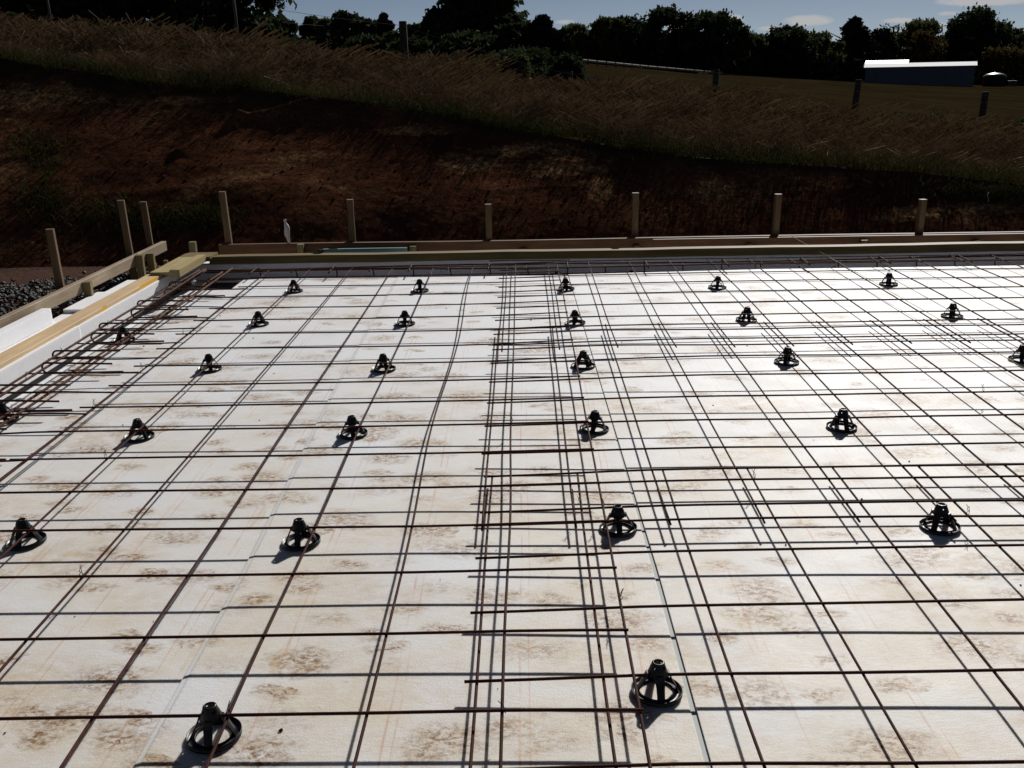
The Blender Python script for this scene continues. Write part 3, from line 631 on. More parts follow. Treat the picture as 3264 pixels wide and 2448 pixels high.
# ------------------------------------------------------------------ reinforcing mesh sheets
HM = 0.051; RW = 0.0038
def jit(x, y, seed, ax=0.008, azz=0.008):
    X_ = np.array([x*1.7+seed*7.1]); Y_ = np.array([y*1.3+seed*3.3])
    return (float(vnoise(X_, Y_, 0.5)[0])*ax, float(vnoise(X_*1.3, Y_*1.3, 9.5)[0])*ax, float(vnoise(X_*0.8, Y_*0.8, 20.5)[0])*azz)
def mesh_sheet(label, xs, ys, x0, x1, y0, y1, seed, zoff=0.0, zfun=None, colfun=None):
    root = empty('reinforcing_mesh', ((x0+x1)/2, (y0+y1)/2, 0)); ox, oy = (x0+x1)/2, (y0+y1)/2
    tag(root, label, 'steel mesh', 'rusty reinforcing mesh sheets over the foam raft')
    def P(x, y, extra):
        dx, dy, dz = jit(x, y, seed); z = HM+zoff+dz+extra+(zfun(x, y) if zfun else 0)
        if colfun: dx += colfun(x, y)
        return (x+dx-ox, y+dy-oy, z)
    for x in xs:
        n_ = int((y1-y0)/0.1)+1
        MB().tube([P(x, y0+(y1-y0)*i/n_, 0) for i in range(n_+1)], RW, 6).build('wire', [RUST], root, True)
    for y in ys:
        n_ = int((x1-x0)/0.15)+1
        MB().tube([P(x0+(x1-x0)*i/n_, y, 0.006) for i in range(n_+1)], RW, 6).build('wire', [RUST], root, True)
    return root
dbump = lambda x, y: (0.010*math.sin(y*2.2+0.4)-0.004 if abs(x-0.9) < 0.02 else 0.0)
mesh_sheet('long left mesh sheet, its wire ends stopping in the middle of the raft', [-0.6, -0.3, 0.0, 0.3, 0.6, 0.9, 1.2, 1.5],
           [-2.7, -2.4, -2.1, -1.8, -1.5, -1.2, -0.9, -0.6, -0.3, 0.0, 0.3, 0.61, 0.92, 1.21, 1.50, 1.80, 2.09, 2.38, 2.68, 2.98, 3.284, 3.579, 3.885, 4.183, 4.49, 4.79, 5.085, 5.37],
           -0.66, 1.507, -2.75, 5.43, 1, 0.004, lambda x, y: 0.012*max(0, (x-1.0)/0.5)-0.004, dbump)
sag = lambda x, y: -0.014*max(0, 1-(x-1.1)/0.5)
mesh_sheet('right mesh sheet nearest the camera, its wires ending at the closer lap', [1.134+0.2985*i for i in range(22)], [-0.16-0.3*k for k in range(9, 0, -1)]+[0.14-0.0, 0.445, 0.745, 1.04, 1.342, 1.63],
           1.105, 7.6, -2.9, 1.638, 2, -0.002, sag)
mesh_sheet('right mesh sheet in the middle distance, lapped at both ends', [1.115+0.2925*i for i in range(22)], [1.237, 1.533, 1.828, 2.122, 2.405, 2.695, 2.99, 3.312, 3.620],
           1.09, 7.4, 1.215, 3.665, 3, 0.0, sag)
mesh_sheet('far right mesh sheet reaching over the dark trench', [1.135+0.2955*i for i in range(22)], [3.207, 3.509, 3.815, 4.112, 4.405, 4.70, 4.985, 5.27, 5.50],
           1.085, 7.4, 3.185, 5.53, 4, 0.002, sag)
# narrow strip of mesh along the left trench
xs_ = [-0.638, -0.61]
root = empty('reinforcing_mesh', (-0.8, 2.0, 0)); tag(root, 'narrow mesh strip lapping the left trench with wire ends over the foam edge', 'steel mesh', 'rusty reinforcing mesh sheets over the foam raft')
MB().tube([(0.188+jit(1, y/3, 9)[0], y-2.0, HM-0.004+jit(0, y, 9)[2]) for y in np.linspace(-2.5, 5.3, 60)], RW, 6).build('wire', [RUST], root, True)
for i in range(28):
    y = -2.3+0.272*i+0.02*math.sin(i*2.1); tilt = 0.015*math.sin(i*1.7)
    ex = -0.34+0.025*math.sin(i*3)
    MB().tube([(ex+(0.21-ex)*k_/5, y-2.0+tilt*k_/5, HM+0.004+0.004*math.sin(k_+i)) for k_ in range(6)], RW, 6).build('wire', [RUST], root, True)

# edge bars and hairpins on the left trench
def bar(name, label, cat, group, pts, r, mat=RUSTB, k=8):
    return tag(MB().tube(pts, r, k).build(name, [mat], None, True), label, cat, group)
gB = 'thick rusty bars along the left trench'
for i, (x, z, hint) in enumerate(((-1.128, 0.060, 'outermost, closest to the foam wall'), (-1.083, 0.054, 'second from the foam wall'), (-0.962, 0.034, 'third from the foam wall'), (-0.918, 0.040, 'fourth, nearest the mesh'))):
    pts = [(x+0.006*math.sin(y*1.3+i), y, z+0.004*math.sin(y*2+i*2)) for y in np.linspace(-2.6, 5.42, 40)]
    bar('reinforcing_bar', 'thick rusty bar running along the left trench, '+hint, 'steel bar', gB, pts, 0.0062)
for x, z, hint in ((-1.06, 0.075, 'left one'), (-0.86, 0.078, 'right one')):
    bar('reinforcing_bar', 'short thick rusty lap bar at the far left corner, '+hint, 'steel bar', None, [(x+0.004*math.sin(y*3), y, z-0.01*(5.3-y)/1.3) for y in np.linspace(4.0, 5.35, 8)], 0.0062)
gB = 'thick rusty bars along the far trench'
for i, (y, z, hint) in enumerate(((5.50, 0.040, 'top bar nearest the foam wall'), (5.44, 0.030, 'top bar nearer the panels'), (5.49, -0.035, 'low bar nearest the foam wall'), (5.43, -0.045, 'low bar nearer the panels'))):
    pts = [(x, y+0.007*math.sin(x*1.1+i), z+0.006*math.sin(x*1.7+i*2)) for x in np.linspace(-1.10, 8.5, 50)]
    bar('reinforcing_bar', 'long rusty bar in the shaded far trench, '+hint, 'steel bar', gB, pts, 0.0062)
bar('reinforcing_bar', 'straight lap bar lying over the far trench in the centre', 'steel bar', None, [(1.0+0.1*i, 5.52, 0.066+0.002*math.sin(i)) for i in range(7)], 0.004)
def hairpin(x, y, L1_, L2_, zt, zb, axis, tilt=0.0):
    """U bar: top leg, half round end, bottom leg; open end towards the raft"""
    pts = []; r = (zt-zb)/2; zc = (zt+zb)/2
    for s_ in (1.0, 0.66, 0.33, 0.0): pts.append((r+(L1_-r)*s_, zt-0.006*s_))
    for k_ in range(1, 8):
        th = math.pi/2+math.pi*k_/8; pts.append((r+r*math.cos(th), zc+r*math.sin(th)))
    for s_ in (0.0, 0.33, 0.66, 1.0): pts.append((r+(L2_-r)*s_, zb+0.004*s_))
    if axis == 'x': P3 = [(x+p, y+tilt*q_/13+0.02*(p)*(-1), z) for q_, (p, z) in enumerate(pts)]
    else: P3 = [(x+tilt*q_/13, y-p, z) for q_, (p, z) in enumerate(pts)]
    return P3
gH = 'hooked hairpin bars over the left trench'
places = ['beyond of the photo', 'lowest seen, at the left edge of the photo', 'above the left edge chair', 'left of the second row chair', 'below the foam joint', 'right of the foam joint', 'beside the chair in the cage', 'under the yellow mark', 'near the end of the pine plank', 'nearest the corner board']
for i in range(-6, 5):
    yk = 3.225+0.565*i
    far = ['nearest', 'second', 'third', 'fourth', 'fifth', 'sixth', 'seventh', 'eighth', 'ninth', 'tenth', 'farthest'][i+6]
    if yk > 5.3: continue
    bar('hairpin_bar', 'rusty upright hairpin bar over the left trench, '+far+' pair from the camera', 'steel bar', gH, hairpin(-1.140, yk-0.20, 0.36, 0.40, 0.066, 0.008, 'x', 0.02), 0.0050)
    bar('hairpin_bar', 'rusty flattened hairpin bar over the left trench, '+far+' pair from the camera', 'steel bar', gH, hairpin(-1.165, yk+0.01, 0.34, 0.26, 0.073, 0.046, 'x', -0.05), 0.0050)
gH = 'hairpin bars over the far trench'
for i in range(15):
    xk = -0.72+0.573*i
    w_ = ['leftmost', 'second', 'third', 'fourth', 'fifth', 'sixth', 'seventh', 'eighth', 'ninth', 'tenth', 'eleventh', 'twelfth', 'thirteenth', 'fourteenth', 'last'][i]
    bar('hairpin_bar', 'hairpin bar reaching from the far trench onto the foam, '+w_+' from the left', 'steel bar', gH, hairpin(xk, 5.54, 0.28, 0.10, 0.055, -0.055, 'y', 0.01), 0.0050)
    bar('hairpin_bar', 'low hairpin bar inside the shaded far trench, '+w_+' from the left', 'steel bar', gH, hairpin(xk+0.27, 5.51, 0.11, 0.11, 0.035, -0.060, 'y', 0.03), 0.0050)

# ------------------------------------------------------------------ mesh chairs
def make_chair():
    root = empty('mesh_chair')
    m = MB(); prof = [(0.0590, 0.0), (0.0600, 0.010), (0.0580, 0.0105), (0.0572, 0.0035), (0.0435, 0.0035), (0.0425, 0.0070), (0.0405, 0.0070), (0.0405, 0.0), (0.0590, 0.0)]
    m.lathe(prof, 40); m.build('base_ring', [BLACK], root, True)
    # crown: open cone with castellated rim
    m = MB(); k = 48; prof = [(0.0262, 0.044), (0.0235, 0.054), (0.0190, 0.067), (0.0150, 0.077)]
    def arch(j):   # lower edge rises between the legs
        a_ = (j/k*4) % 1.0; return 0.009*(1-abs(2*a_-1))**0.7
    for ri, (r, z) in enumerate(prof):
        for j in range(k):
            t = 2*math.pi*j/k; zz = z
            if ri == 0: zz = 0.041+arch(j)
            if ri == 3 and (j % 12) in (5, 6, 7): zz = 0.068
            m.v.append((r*math.cos(t), r*math.sin(t), zz))
    for ri, (r, z) in reversed(list(enumerate([(p[0]-0.0028, p[1]) for p in prof]))):
        for j in range(k):
            t = 2*math.pi*j/k; zz = z
            if ri == 0: zz = 0.041+arch(j)
            if ri == 3 and (j % 12) in (5, 6, 7): zz = 0.068
            m.v.append((r*math.cos(t), r*math.sin(t), zz))
    for i in range(8):
        for j in range(k): m.f.append((i*k+j, i*k+(j+1) % k, ((i+1) % 8)*k+(j+1) % k, ((i+1) % 8)*k+j)); m.m.append(0)
    m.build('crown', [BLACK], root, False)
    m = MB(); m.lathe([(0.0155, 0.0755), (0.0150, 0.0790), (0.0115, 0.0810), (0.0105, 0.0800), (0.0108, 0.0750), (0.0155, 0.0755)], 24); m.build('rim', [BLACK], root, True)
    for q in range(4):
        t = math.pi/2*q; c, s_ = math.cos(t), math.sin(t); m = MB()
        sec = [(0.0490, 0.002, 0.0098), (0.0440, 0.014, 0.0090), (0.0370, 0.028, 0.0094), (0.0295, 0.042, 0.0110), (0.0240, 0.056, 0.0080)]
        for r, z, w_ in sec:
            for dr, dw in ((0.0018, -w_), (0.0030, 0), (0.0018, w_), (-0.0015, w_), (-0.0015, -w_)):
                rr = r+dr; m.v.append((rr*c-dw*s_, rr*s_+dw*c, z))
        for i in range(4):
            for j in range(5): m.f.append((i*5+j, i*5+(j+1) % 5, (i+1)*5+(j+1) % 5, (i+1)*5+j)); m.m.append(0)
        m.f.append((0, 1, 2, 3, 4)); m.m.append(0); m.f.append((24, 23, 22, 21, 20)); m.m.append(0)
        m.build('leg', [BLACK], root, False)
    return root
proto = make_chair(); used = [False]
def z_at(x, y): return 0.0065 if x > 1.63-0.01*y else (0.0035 if x > 0.43-0.02*y else (0.0005 if y > 2.76 else -0.0035))
colx = ['first', 'second', 'third', 'fourth', 'fifth', 'sixth']
rows_ = ['front row', 'second row', 'third row', 'fourth row', 'fifth row', 'far row']
chairs = [(1.87,1.01,0,1),(5.18,1.48,0,2),(-1.11,4.17,1,0),(1.84,4.04,1,1),(5.15,4.25,1,2),(8.49,4.18,1,3),(-1.08,7.21,2,0),(1.85,7.15,2,1),(5.11,7.2,2,2),(8.41,7.12,2,3),
 (-1.08,10.28,3,0),(1.86,10.1,3,1),(5.14,10.11,3,2),(8.47,10.12,3,3),(12.25,10.05,3,4),(-1.05,13.27,4,0),(1.86,13.08,4,1),(5.16,12.91,4,2),(8.44,12.92,4,3),(12.37,12.95,4,4),
 (-1.03,16.25,5,0),(1.85,16.04,5,1),(5.11,15.93,5,2),(8.45,15.82,5,3),(12.23,15.87,5,4)]
cname = ['leftmost column', 'column left of centre', 'centre column beside the grey gap', 'column right of centre', 'rightmost column']
for cx, cyy, ri, ci in chairs:
    o = proto if not used[0] else copy_tree(proto); used[0] = True
    x, y = cx*0.3, cyy*0.3
    o.location = (x, y, z_at(x, y)); o.rotation_euler = (rnd.uniform(-.045, .045), rnd.uniform(-.045, .045), {0: 0.08, 1: 0.0, 3: 0.45}.get(ri, 0.2)*rnd.choice((1, -1, .5))+(math.pi/4 if (ri, ci) in ((1, 3), (4, 4), (2, 0)) else 0))
    tag(o, 'black plastic mesh chair in the '+rows_[ri]+', '+cname[ci], 'rebar spacer', 'black plastic mesh chairs on the foam raft')
for x, y, z, lab in ((-0.985, 3.66, 0.002, 'black plastic mesh chair under the trench bars, below the foam joint'), (-0.995, 2.38, 0.002, 'black plastic mesh chair at the left photo edge under the trench bars'),
                     (1.50, 5.50, TF, 'black plastic mesh chair down in the far trench, centre'), (3.55, 5.52, TF, 'black plastic mesh chair down in the far trench by the string'), (2.05, 5.50, TF, 'black plastic mesh chair down in the far trench, right of centre')):
    o = copy_tree(proto); o.location = (x, y, z); o.rotation_euler = (0, 0, rnd.uniform(0, 1.5)); tag(o, lab, 'rebar spacer', 'black plastic mesh chairs on the foam raft')
# tie wires
tm = MB(); tm.tube([(-0.004, -0.005, -0.006), (0.005, -0.002, 0.004), (0.001, 0.005, 0.010), (0.003, 0.002, 0.020), (0.010, 0.004, 0.028)], 0.0010, 5); tm.tube([(0.004, 0.005, -0.006), (-0.005, 0.003, 0.005), (0.000, -0.003, 0.011), (0.004, 0.000, 0.021), (0.004, -0.006, 0.029)], 0.0010, 5)
tme = tm.mesh('tie_wire', [RUST], True)
for x, y in ((1.50, 1.33), (1.50, 0.76), (1.425, 1.34), (1.20, 2.12), (-0.60, 2.39), (-0.60, 2.93), (-0.3, 1.8), (2.03, 1.53), (2.62, 1.24), (-0.62, 3.58), (1.2, 0.30), (0.6, 0.3), (2.28, 3.31), (-1.10, 2.80), (-1.12, 3.22), (-1.12, 3.78), (0.0, 0.92), (3.2, 2.4)):
    o = link('tie_wire', tme); o.location = (x, y, HM+0.012); o.rotation_euler = (0, 0, rnd.uniform(0, 6)); tag(o, 'short twisted tie wire end sticking up from a steel crossing', 'wire tie', 'tie wires on the mesh')
# crumbs of soil on the foam
n = 90; px = R.uniform(-0.9, 4.2, n); py = R.uniform(0.0, 5.2, n)
rocks('soil_crumbs', SOIL, np.stack([px, py, np.array([z_at(a_, b_) for a_, b_ in zip(px, py)])+0.001], 1), 0.0015+0.004*R.rand(n)**2, 31)

# ------------------------------------------------------------------ trees
def crown(kind, W, H, n, leaf, seed, mat, hole=0.0):
    rs = np.random.RandomState(seed)
    nb = {'round': 48, 'cone': 80, 'column': 30, 'wispy': 60, 'bush': 30}[kind]
    B = []
    for i in range(nb):
        t = rs.rand()
        if kind == 'cone': rad = (1-t)**0.8; r = 0.05+0.13*(1-t)
        elif kind == 'column': rad = 0.75*math.sin(math.pi*min(1, 0.15+0.8*t))**0.5; r = 0.22*(1-0.5*t)
        elif kind == 'wispy': rad = math.sin(math.pi*(0.12+0.8*t))**0.7; r = 0.07+0.07*rs.rand()
        elif kind == 'bush': rad = math.cos(t*math.pi/2)**0.6; r = 0.16+0.12*rs.rand()
        else: rad = math.sin(math.pi*(0.16+0.76*t))**0.6; r = 0.07+0.12*rs.rand()
        th = rs.rand()*6.283; q = math.sqrt(rs.rand())*0.5*rad*(1.0 if kind != 'cone' else 0.85)
        q = max(0, q-0*r)
        B.append((q*math.cos(th), q*math.sin(th), t, r))
    B = np.array(B); B[:, 3] *= (1.0)
    idx = rs.randint(0, nb, n)
    d = rs.randn(n, 3); d /= np.linalg.norm(d, axis=1)[:, None]
    rr = B[idx, 3]*(0.45+0.6*rs.rand(n)**0.6+0.7*rs.rand(n)**5)
    c = np.stack([(B[idx, 0]+d[:, 0]*rr)*W, (B[idx, 1]+d[:, 1]*rr)*W, np.clip(B[idx, 2]*(1-0.1)+0.05, 0, 1)*H+d[:, 2]*rr*min(W, H)*0.8], 1)
    if hole: c = c[rs.rand(n) > hole*(vnoise(c[:, 0]*1.1, c[:, 2]*1.1, 3.0)+0.5)]
    n = len(c)
    a_ = rs.randn(n, 3); a_ /= np.linalg.norm(a_, axis=1)[:, None]; b_ = np.cross(a_, rs.randn(n, 3)); b_ /= np.linalg.norm(b_, axis=1)[:, None]
    s_ = leaf*(0.5+0.9*rs.rand(n))[:, None]
    if kind == 'wispy': a_ = a_*np.array([0.5, 0.5, 1.4])
    V = np.stack([c-a_*s_, c+b_*s_*0.6, c+a_*s_, c-b_*s_*0.6], 1).reshape(-1, 3)
    Fq = np.arange(n*4).reshape(n, 4)
    return np_mesh('crown', V, Fq, mat)
def ground_z(x, y):
    a_ = (x-CAM.x)/(y-CAM.y); xx, yy, z17 = surf(np.array([a_]), np.array([2.0]))
    if y <= 17: return float(z17[0])
    t = 2+(y-17)/183.0; return float(surf(np.array([a_]), np.array([min(t, 3.0)]))[2][0])
def tree(name, label, cat, u, w_, vt, vb, D, kind, n, leaf, seed, mat, group, hole=0.0, trunk=True):
    p = at(u, vb, D); q = at(u, vt, D); W = (at(u+w_/2, vb, D)-at(u-w_/2, vb, D)).length
    gz = ground_z(p.x, D)
    H = q.z-gz; cb = 0.0 if kind in ('bush', 'column', 'cone') else H*0.10
    root = empty(name, (p.x, D, gz)); tag(root, label, cat, group)
    W *= {'round': 1.22, 'wispy': 1.35, 'bush': 1.25, 'cone': 1.3, 'column': 1.15}[kind]*(1.12 if D > 100 else 1.0)
    if D > 100: n = int(n*1.7); leaf *= 0.78
    me = crown(kind, W, H-cb, n, leaf, seed, mat, hole); o = link('crown', me, root); o.location = (0, 0, cb)
    m = MB(); rt_ = max(0.06, W*0.03); rr = random.Random(seed)
    m.tube([(0, 0, -0.5), (0.03*W, 0, H*0.25), (-0.02*W, 0.02*W, H*0.55), (0.02*W, 0, H*0.85)], [rt_, rt_*0.8, rt_*0.45, rt_*0.12], 8)
    for k_ in range(6 if kind != 'bush' else 3):
        th = rr.random()*6.28; z0 = H*(0.25+0.4*rr.random()); ln = W*0.36
        m.tube([(0, 0, z0), (ln*0.5*math.cos(th), ln*0.5*math.sin(th), z0+H*0.10), (ln*math.cos(th), ln*math.sin(th), z0+H*(0.2+0.1*rr.random()))], [rt_*0.45, rt_*0.28, rt_*0.08], 6)
    m.build('trunk', [BARK], root, True)
gT = 'trees along the field edge'
# (u, width, vtop, vbase, distance, kind, leaves, leafsize, material, label)
TR = [
 (-60,170,-95,70,30,'round',9000,.16,LEAF,'large dark leafy tree cut by the left photo edge'),
 (75,150,-95,66,32,'round',9000,.15,LEAF,'big dark tree left of the thin pale pole, sky at its left'),
 (215,170,-110,85,30,'round',11000,.15,LEAF,'big dark tree with many small sky gaps, right of the thin pale pole'),
 (350,170,-120,92,32,'round',11000,.15,LEAF,'big dark tree between the two thin poles'),
 (492,180,-120,105,30,'round',15000,.14,LEAF,'big dark tree behind the tall thin pole, edged by open sky'),
 (430,120,10,108,28,'bush',6000,.12,LEAF,'dense dark undergrowth left of the tall thin pole'),
 (560,70,50,112,28,'bush',4000,.11,LEAF,'dark bush at the foot of the big tree beside the grey roof'),
 (614,54,43,100,90,'round',5000,.30,LEAF,'small round topped tree over the left end of the grey roof'),
 (684,48,42,100,90,'round',4000,.30,LEAF,'dark tree rising behind the right end of the grey roof'),
 (712,46,48,102,88,'round',3500,.30,LEAF2,'lighter rounded tree just right of the grey roof'),
 (757,62,32,108,80,'round',5500,.30,LEAF,'broad domed tree left of the narrow columnar tree'),
 (800,60,48,110,76,'round',4500,.28,LEAF,'low dark tree at the left foot of the columnar tree'),
 (832,34,26,112,74,'column',4500,.25,LEAF3,'narrow columnar dark tree left of the wide fence post'),
 (853,44,78,116,60,'bush',3500,.22,LEAF2,'bushy shrub just left of the wide fence post'),
 (897,50,58,120,60,'round',4500,.24,LEAF,'tree with pointed top just right of the wide fence post'),
 (935,60,52,120,58,'round',4500,.24,LEAF,'flat topped dark tree left of the huge tree'),
 (1022,150,-30,130,48,'round',20000,.20,LEAF,'huge dark tree rising above the top of the photo'),
 (975,70,35,130,50,'round',5500,.20,LEAF,'dark tree against the left flank of the huge tree'),
 (1092,80,38,140,46,'round',7000,.18,LEAF,'rounded tree on the right shoulder of the huge tree'),
 (1112,84,58,160,40,'round',11000,.11,LEAF,'dark tree filling the gap between the huge tree and the spiky conifer'),
 (1130,36,50,150,60,'column',2800,.22,LEAF2,'olive tree left of the spiky conifer'),
 (1172,150,33,215,34,'cone',34000,.075,LEAF3,'spiky dark conifer right of the huge tree'),
 (1130,130,112,225,30,'bush',26000,.055,LEAF,'dark mass of shrubs at the foot of the spiky conifer'),
 (1015,120,75,150,42,'bush',7000,.16,LEAF,'low dark trees under the huge tree'),
 (1225,62,128,222,26,'bush',12000,.05,LEAF,'dark shrub around the fence corner post'),
 (1115,60,125,200,24,'bush',3800,.07,LEAF2,'olive bush in the dry grass below the conifer'),
 (1246,62,55,150,150,'wispy',4500,.42,LEAF2,'light green ragged tree right of the conifer gap'),
 (1312,66,42,150,150,'wispy',5500,.42,LEAF2,'ragged topped tree left of the big round one'),
 (1350,60,45,150,152,'round',4500,.42,LEAF,'dark green tree touching the big round one on its left'),
 (1424,112,23,155,148,'round',10000,.42,LEAF,'big round tree above the pale rail fence'),
 (1482,56,62,158,150,'round',3500,.42,LEAF,'lower tree filling the gap right of the big round one'),
 (1534,98,30,160,150,'wispy',9500,.40,LEAF,'tall tree with a ragged flat top above the leaning field post'),
 (1610,66,72,164,160,'wispy',4500,.42,LEAF2,'low ragged tree right of the flat topped tree'),
 (1690,90,60,168,160,'round',8000,.42,LEAF,'domed dark tree in the middle of the right tree line'),
 (1768,60,74,170,165,'wispy',3500,.42,LEAF2,'thin broken tree left of the broad conifer'),
 (1836,110,37,172,175,'cone',11000,.42,LEAF3,'broad dark conifer left of the shed roof'),
 (1890,70,68,172,180,'round',4500,.42,LEAF3,'dark side limbed tree behind the shed left end'),
 (1957,104,46,172,185,'wispy',6500,.40,LEAF2,'pale wispy willow like tree behind the shed roof'),
 (1990,56,72,172,175,'round',2600,.36,LEAF4,'autumn yellow brown tree behind the shed'),
 (2045,60,94,172,190,'bush',3800,.44,LEAF,'low dark trees under the far hill gap'),
 (2098,112,24,176,180,'round',12000,.42,LEAF,'big dark round tree behind the right end of the shed'),
 (2168,56,62,176,185,'round',4000,.42,LEAF,'dark tree right of the big one behind the shed'),
 (2205,70,74,178,180,'round',4500,.42,LEAF,'dark tree cut by the right photo edge'),
 (2170,110,110,180,165,'bush',5000,.40,LEAF4,'brownish hedge behind the round tank'),
 (2290,120,50,180,170,'round',6000,.42,LEAF,'tree outside the right side'),
 (1931,74,245,278,20.0,'bush',2600,.055,LEAF,'dark shrub just beyond the leaning post'),
 (2010,90,252,290,19.8,'bush',3000,.055,LEAF,'low dark shrub between the two right fence posts'),
 (2110,110,262,298,19.5,'bush',3000,.055,LEAF,'low dark shrub beyond the rightmost fence post'),
 (2230,130,262,305,19.5,'bush',3000,.055,LEAF,'low dark shrub at the right photo edge'),
]
for i, (u, w_, vt, vb, D, kind, n_, lf, mt, lab) in enumerate(TR):
    nm = {'round': 'broadleaf_tree', 'cone': 'conifer_tree', 'column': 'columnar_tree', 'wispy': 'ragged_tree', 'bush': 'shrub'}[kind]
    tree(nm, lab, 'shrub' if kind == 'bush' else 'tree', u, w_, vt, vb, D, kind, n_, lf, 100+i, mt, gT if D > 100 else 'trees and shrubs behind the near fence', hole=0.55 if i in (1, 2, 3, 4) else 0.0)
# low hedge line that closes the feet of the far trees
hd = [(1290, 100, 96, 152, 158), (1390, 110, 98, 156, 158), (1500, 110, 100, 160, 160), (1600, 110, 104, 164, 166), (1700, 110, 108, 168, 168), (1790, 110, 106, 171, 172), (1250, 60, 100, 150, 158),
      (1880, 90, 104, 172, 178), (2130, 130, 118, 178, 182), (640, 70, 92, 106, 70), (720, 80, 78, 108, 78), (800, 90, 82, 112, 70), (900, 90, 84, 120, 56)]
hl = ['first clump', 'second clump', 'third clump', 'fourth clump', 'fifth clump', 'sixth clump', 'clump beside the conifer', 'clump behind the shed left end', 'clump behind the round tank', 'clump under the grey roof', 'clump right of the grey roof', 'clump under the columnar tree', 'clump right of the wide post']
for i, (u, w_, vt, vb, D) in enumerate(hd):
    tree('shrub', 'dark hedge under the trees, '+hl[i]+(' from the left, right tree line' if i < 6 else ''), 'hedge', u, w_, vt, vb, D, 'bush', 4200, 0.003*D, 300+i, LEAF, 'hedge clumps under the trees')

# ------------------------------------------------------------------ fences, poles, buildings
gP = 'old posts of the near wire fence'
fp = [(-0.89, 2.33, 0.145, 0.0, 'wide square topped fence post against the trees, left of the huge tree'), (2.15, 1.40, 0.11, 0.0, 'dark fence corner post in front of the shrubs below the conifer'),
      (4.83, 1.39, 0.11, 0.03, 'dark fence post below the ragged flat topped tree'), (7.43, 1.16, 0.11, 0.08, 'leaning dark fence post in front of the shed left end'), (9.82, 0.90, 0.12, 0.03, 'rightmost dark fence post below the round tank')]
for x, zt, w_, ln, lab in fp:
    zb = ground_z(x, 17.0)-0.3
    m = MB(); m.tube([(0, 0, 0), (ln*0.5, 0, (zt-zb)*0.5), (ln, 0, zt-zb-0.01), (ln, 0, zt-zb)], [w_/2, w_/2*1.02, w_/2, w_/2*0.9], 10)
    o = m.build('fence_post', [POST], None, True); o.location = (x-ln*0.4, 17.0, zb); tag(o, lab, 'fence post', gP)
for x, zt, r_, lab in ((-7.32, 3.6, 0.022, 'thin pale pole in front of the far left trees'), (-3.93, 3.6, 0.028, 'tall thin pole in front of the big left tree')):
    zb = ground_z(x, 17.0)-0.2
    m = MB(); m.tube([(0, 0, 0), (0.0, 0, (zt-zb)*0.5), (-0.03, 0, zt-zb)], r_, 8); o = m.build('pole', [newmat('pole_wood', .8, .2, (0.09, 0.075, 0.06))[0]], None, True); o.location = (x, 17.0, zb); tag(o, lab, 'pole')
for k_ in range(4):
    m = MB(); pts = []
    for (xa, za), (xb, zb) in zip([(-0.89, 2.25), (2.15, 1.36), (4.85, 1.33), (7.48, 1.08), (9.85, 0.84)], [(2.15, 1.36), (4.85, 1.33), (7.48, 1.08), (9.85, 0.84), (12.5, 0.6)]):
        for s_ in range(6):
            q = s_/6; pts.append((xa+(xb-xa)*q, 16.93, za+(zb-za)*q-0.13*k_-0.05*math.sin(math.pi*q)*(1+0.3*k_)))
    m.tube(pts, 0.0020, 5); tag(m.build('fence_wire', [WIRE]), 'thin fence wire between the dark posts, '+['top', 'second from the top', 'third from the top', 'lowest'][k_]+' strand', 'wire', 'strands of the near wire fence')
for k_, (a_, b_) in enumerate((((585, 12), (900, 58)), ((560, 33), (700, 56)))):
    p, q = at(a_[0]-90, a_[1]-8, 60), at(b_[0], b_[1], 75); m = MB()
    m.tube([tuple(p.lerp(q, s_/8)-Vector((0, 0, 0.12*math.sin(math.pi*s_/8)))) for s_ in range(9)], 0.012, 5); tag(m.build('power_line', [BARK]), ('upper' if k_ == 0 else 'lower')+' power line crossing the sky above the grey roof', 'cable')
# far rail fence
rootf = empty('rail_fence', tuple(at(1257, 133, 200))); tag(rootf, 'long pale post and rail fence crossing the field under the trees', 'fence')
oF = rootf.location.copy(); PA = at(1250, 133.5, 140); pts = []
poly = [(1250, 133.0, 100), (1330, 140.5, 108), (1400, 147, 118), (1480, 153.5, 130), (1560, 160, 140)]
def fence_pt(q):
    q *= len(poly)-1; i = min(int(q), len(poly)-2); f = q-i
    u = poly[i][0]*(1-f)+poly[i+1][0]*f; v = poly[i][1]*(1-f)+poly[i+1][1]*f; D = poly[i][2]*(1-f)+poly[i+1][2]*f
    return at(u, v, D)-oF
for rz_ in (0.10, 0.22):
    m = MB(); m.tube([tuple(fence_pt(i/16)+Vector((0, 0, rz_))) for i in range(17)], 0.065, 5); m.build('rail', [PALE], rootf)
for i in range(17):
    p = fence_pt(i/16); m = MB(); m.tube([tuple(p+Vector((0, -.05, -0.5))), tuple(p+Vector((0, -.05, 0.36)))], 0.07, 5); m.build('post', [POST], rootf)
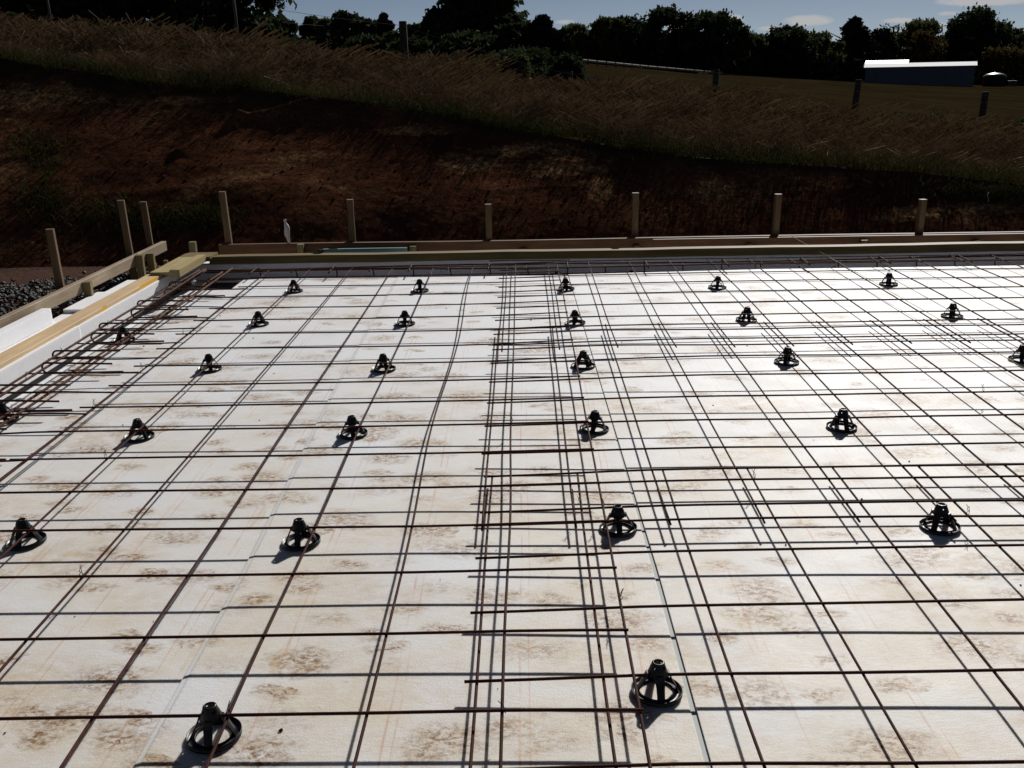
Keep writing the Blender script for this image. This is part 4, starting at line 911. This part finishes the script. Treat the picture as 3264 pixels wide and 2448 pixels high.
# shed
S0 = Vector((53.2, 150.0, -1.9)); dirx = Vector((0.927, -0.375, 0)); diry = Vector((0.375, 0.927, 0))
def shed(label, x0, x1, dpt, zw, rise, run, setback=0.0, rm=METALR):
    root = empty('metal_shed', tuple(S0+dirx*x0+diry*setback)); root.rotation_euler = (0, 0, math.atan2(dirx.y, dirx.x)); tag(root, label, 'shed')
    L_ = x1-x0; m = MB(); m.box(0, L_, 0, dpt, 0, zw); m.build('wall', [METALW], root)
    m = MB(); o_ = 0.25
    m.add([(-o_, -o_, zw-0.05), (L_+o_, -o_, zw-0.05), (L_+o_, run, zw+rise), (-o_, run, zw+rise), (L_+o_, dpt+o_, zw-0.05), (-o_, dpt+o_, zw-0.05),
           (-o_, -o_, zw+0.03), (L_+o_, -o_, zw+0.03), (L_+o_, run, zw+rise+0.08), (-o_, run, zw+rise+0.08), (L_+o_, dpt+o_, zw+0.03), (-o_, dpt+o_, zw+0.03)],
          [(6, 7, 8, 9), (9, 8, 10, 11), (3, 2, 1, 0), (5, 4, 2, 3), (0, 1, 7, 6), (1, 2, 8, 7), (2, 4, 10, 8), (4, 5, 11, 10), (5, 3, 9, 11), (3, 0, 6, 9)])
    m.build('roof', [rm], root)
    m = MB()
    for k_ in range(int(L_/1.2)): m.box(0.3+k_*1.2, 0.36+k_*1.2, -0.03, -0.002, 0.1, zw-0.12)
    m.build('cladding_rib', [METALW], root)
shed('long low metal shed with a pale sunlit roof and blue grey wall', 0.0, 15.0, 3.6, 3.15, 0.50, 1.75, 0.0, METALQ)
shed('taller left part of the metal shed with a ribbed shining roof', -0.2, 5.6, 4.5, 3.25, 0.85, 2.9, 3.75)
# tank
t_ = empty('water_tank', (72.3, 149.0, -1.9)); tag(t_, 'round dark water tank with a domed top catching light beside the shed', 'tank')
m = MB(); m.lathe([(0, 0), (1.62, 0), (1.62, 1.45), (1.66, 1.5)], 28); m.build('wall', [TANK], t_, True)
m = MB(); m.lathe([(1.66, 1.5), (1.5, 1.72), (1.1, 1.93), (0.5, 2.04), (0.3, 2.06), (0.28, 2.14), (0, 2.15)], 28); m.build('dome', [TANK], t_, True)
m = MB(); m.box(2.0, 3.3, -0.3, 0.2, 0, 0.9); tag(m.build('trough', [TANK]), 'low dark trough right of the round tank', 'trough').location = (72.3, 149.0, -1.9)
# parked vehicles in the shade left of the shed
def car(label, u, v, D, L_, rz):
    p = at(u, v, D); root = empty('parked_car', (p.x, p.y, p.z-1.45), rz); tag(root, label, 'car', 'cars in the shade left of the shed')
    m = MB(); pr = [(-L_/2, .35), (-L_/2, .85), (-L_/2+.25, .95), (-L_*.28, 1.0), (-L_*.16, 1.42), (L_*.24, 1.46), (L_*.40, 1.0), (L_/2-.05, .9), (L_/2, .35)]
    k_ = len(pr); vs = [(a_, -.85+(.12 if z > 1.1 else 0), z) for a_, z in pr]+[(a_, .85-(.12 if z > 1.1 else 0), z) for a_, z in pr]
    m.add(vs, [tuple(range(k_)), tuple(range(2*k_-1, k_-1, -1))]+[(i, i+k_, (i+1) % k_+k_, (i+1) % k_) for i in range(k_)]); m.build('body', [CARM], root)
    m = MB(); m.add([(-L_*.255, -.855, 1.02), (L_*.34, -.855, 1.02), (L_*.225, -.745, 1.38), (-L_*.15, -.745, 1.38)], [(0, 1, 2, 3)]); m.build('side_window', [GLASS], root)
    for sx in (-.3, .3):
        for s_ in (-1, 1):
            m = MB(); m.tube([(sx*L_, s_*.72, .33), (sx*L_, s_*.88, .33)], .33, 16); m.build('wheel', [TYRE], root, True)
car('dark parked car under trees, the one farther from the shed', 1765, 155, 150, 4.4, 0.1)
car('dark low parked car under trees just left of the shed', 1822, 163, 148, 4.2, -0.1)
# grey roofed house on the left
h_ = at(648, 88, 95); gz = ground_z(h_.x, 95)
root = empty('farm_house', (h_.x, 95, gz-0.5)); tag(root, 'low building with grey roof behind the dry grass at left', 'building')
HH = at(648, 87, 95).z-gz+0.5; W_ = (at(690, 87, 95)-at(606, 87, 95)).length
m = MB(); m.box(-W_/2+.3, W_/2-.3, 0, 5, 0, HH); m.build('wall', [ROOFG], root)
m = MB(); m.add([(-W_/2, -.4, HH), (W_/2, -.4, HH-0.02), (W_/2-.5, 2.6, HH+0.62), (-W_/2+.4, 2.6, HH+0.62), (W_/2, 5.4, HH), (-W_/2, 5.4, HH)], [(0, 1, 2, 3), (3, 2, 4, 5), (0, 3, 5), (1, 4, 2)]); m.build('roof', [newmat('sheet_roof', .7, .2, (0.10, 0.11, 0.11))[0]], root)
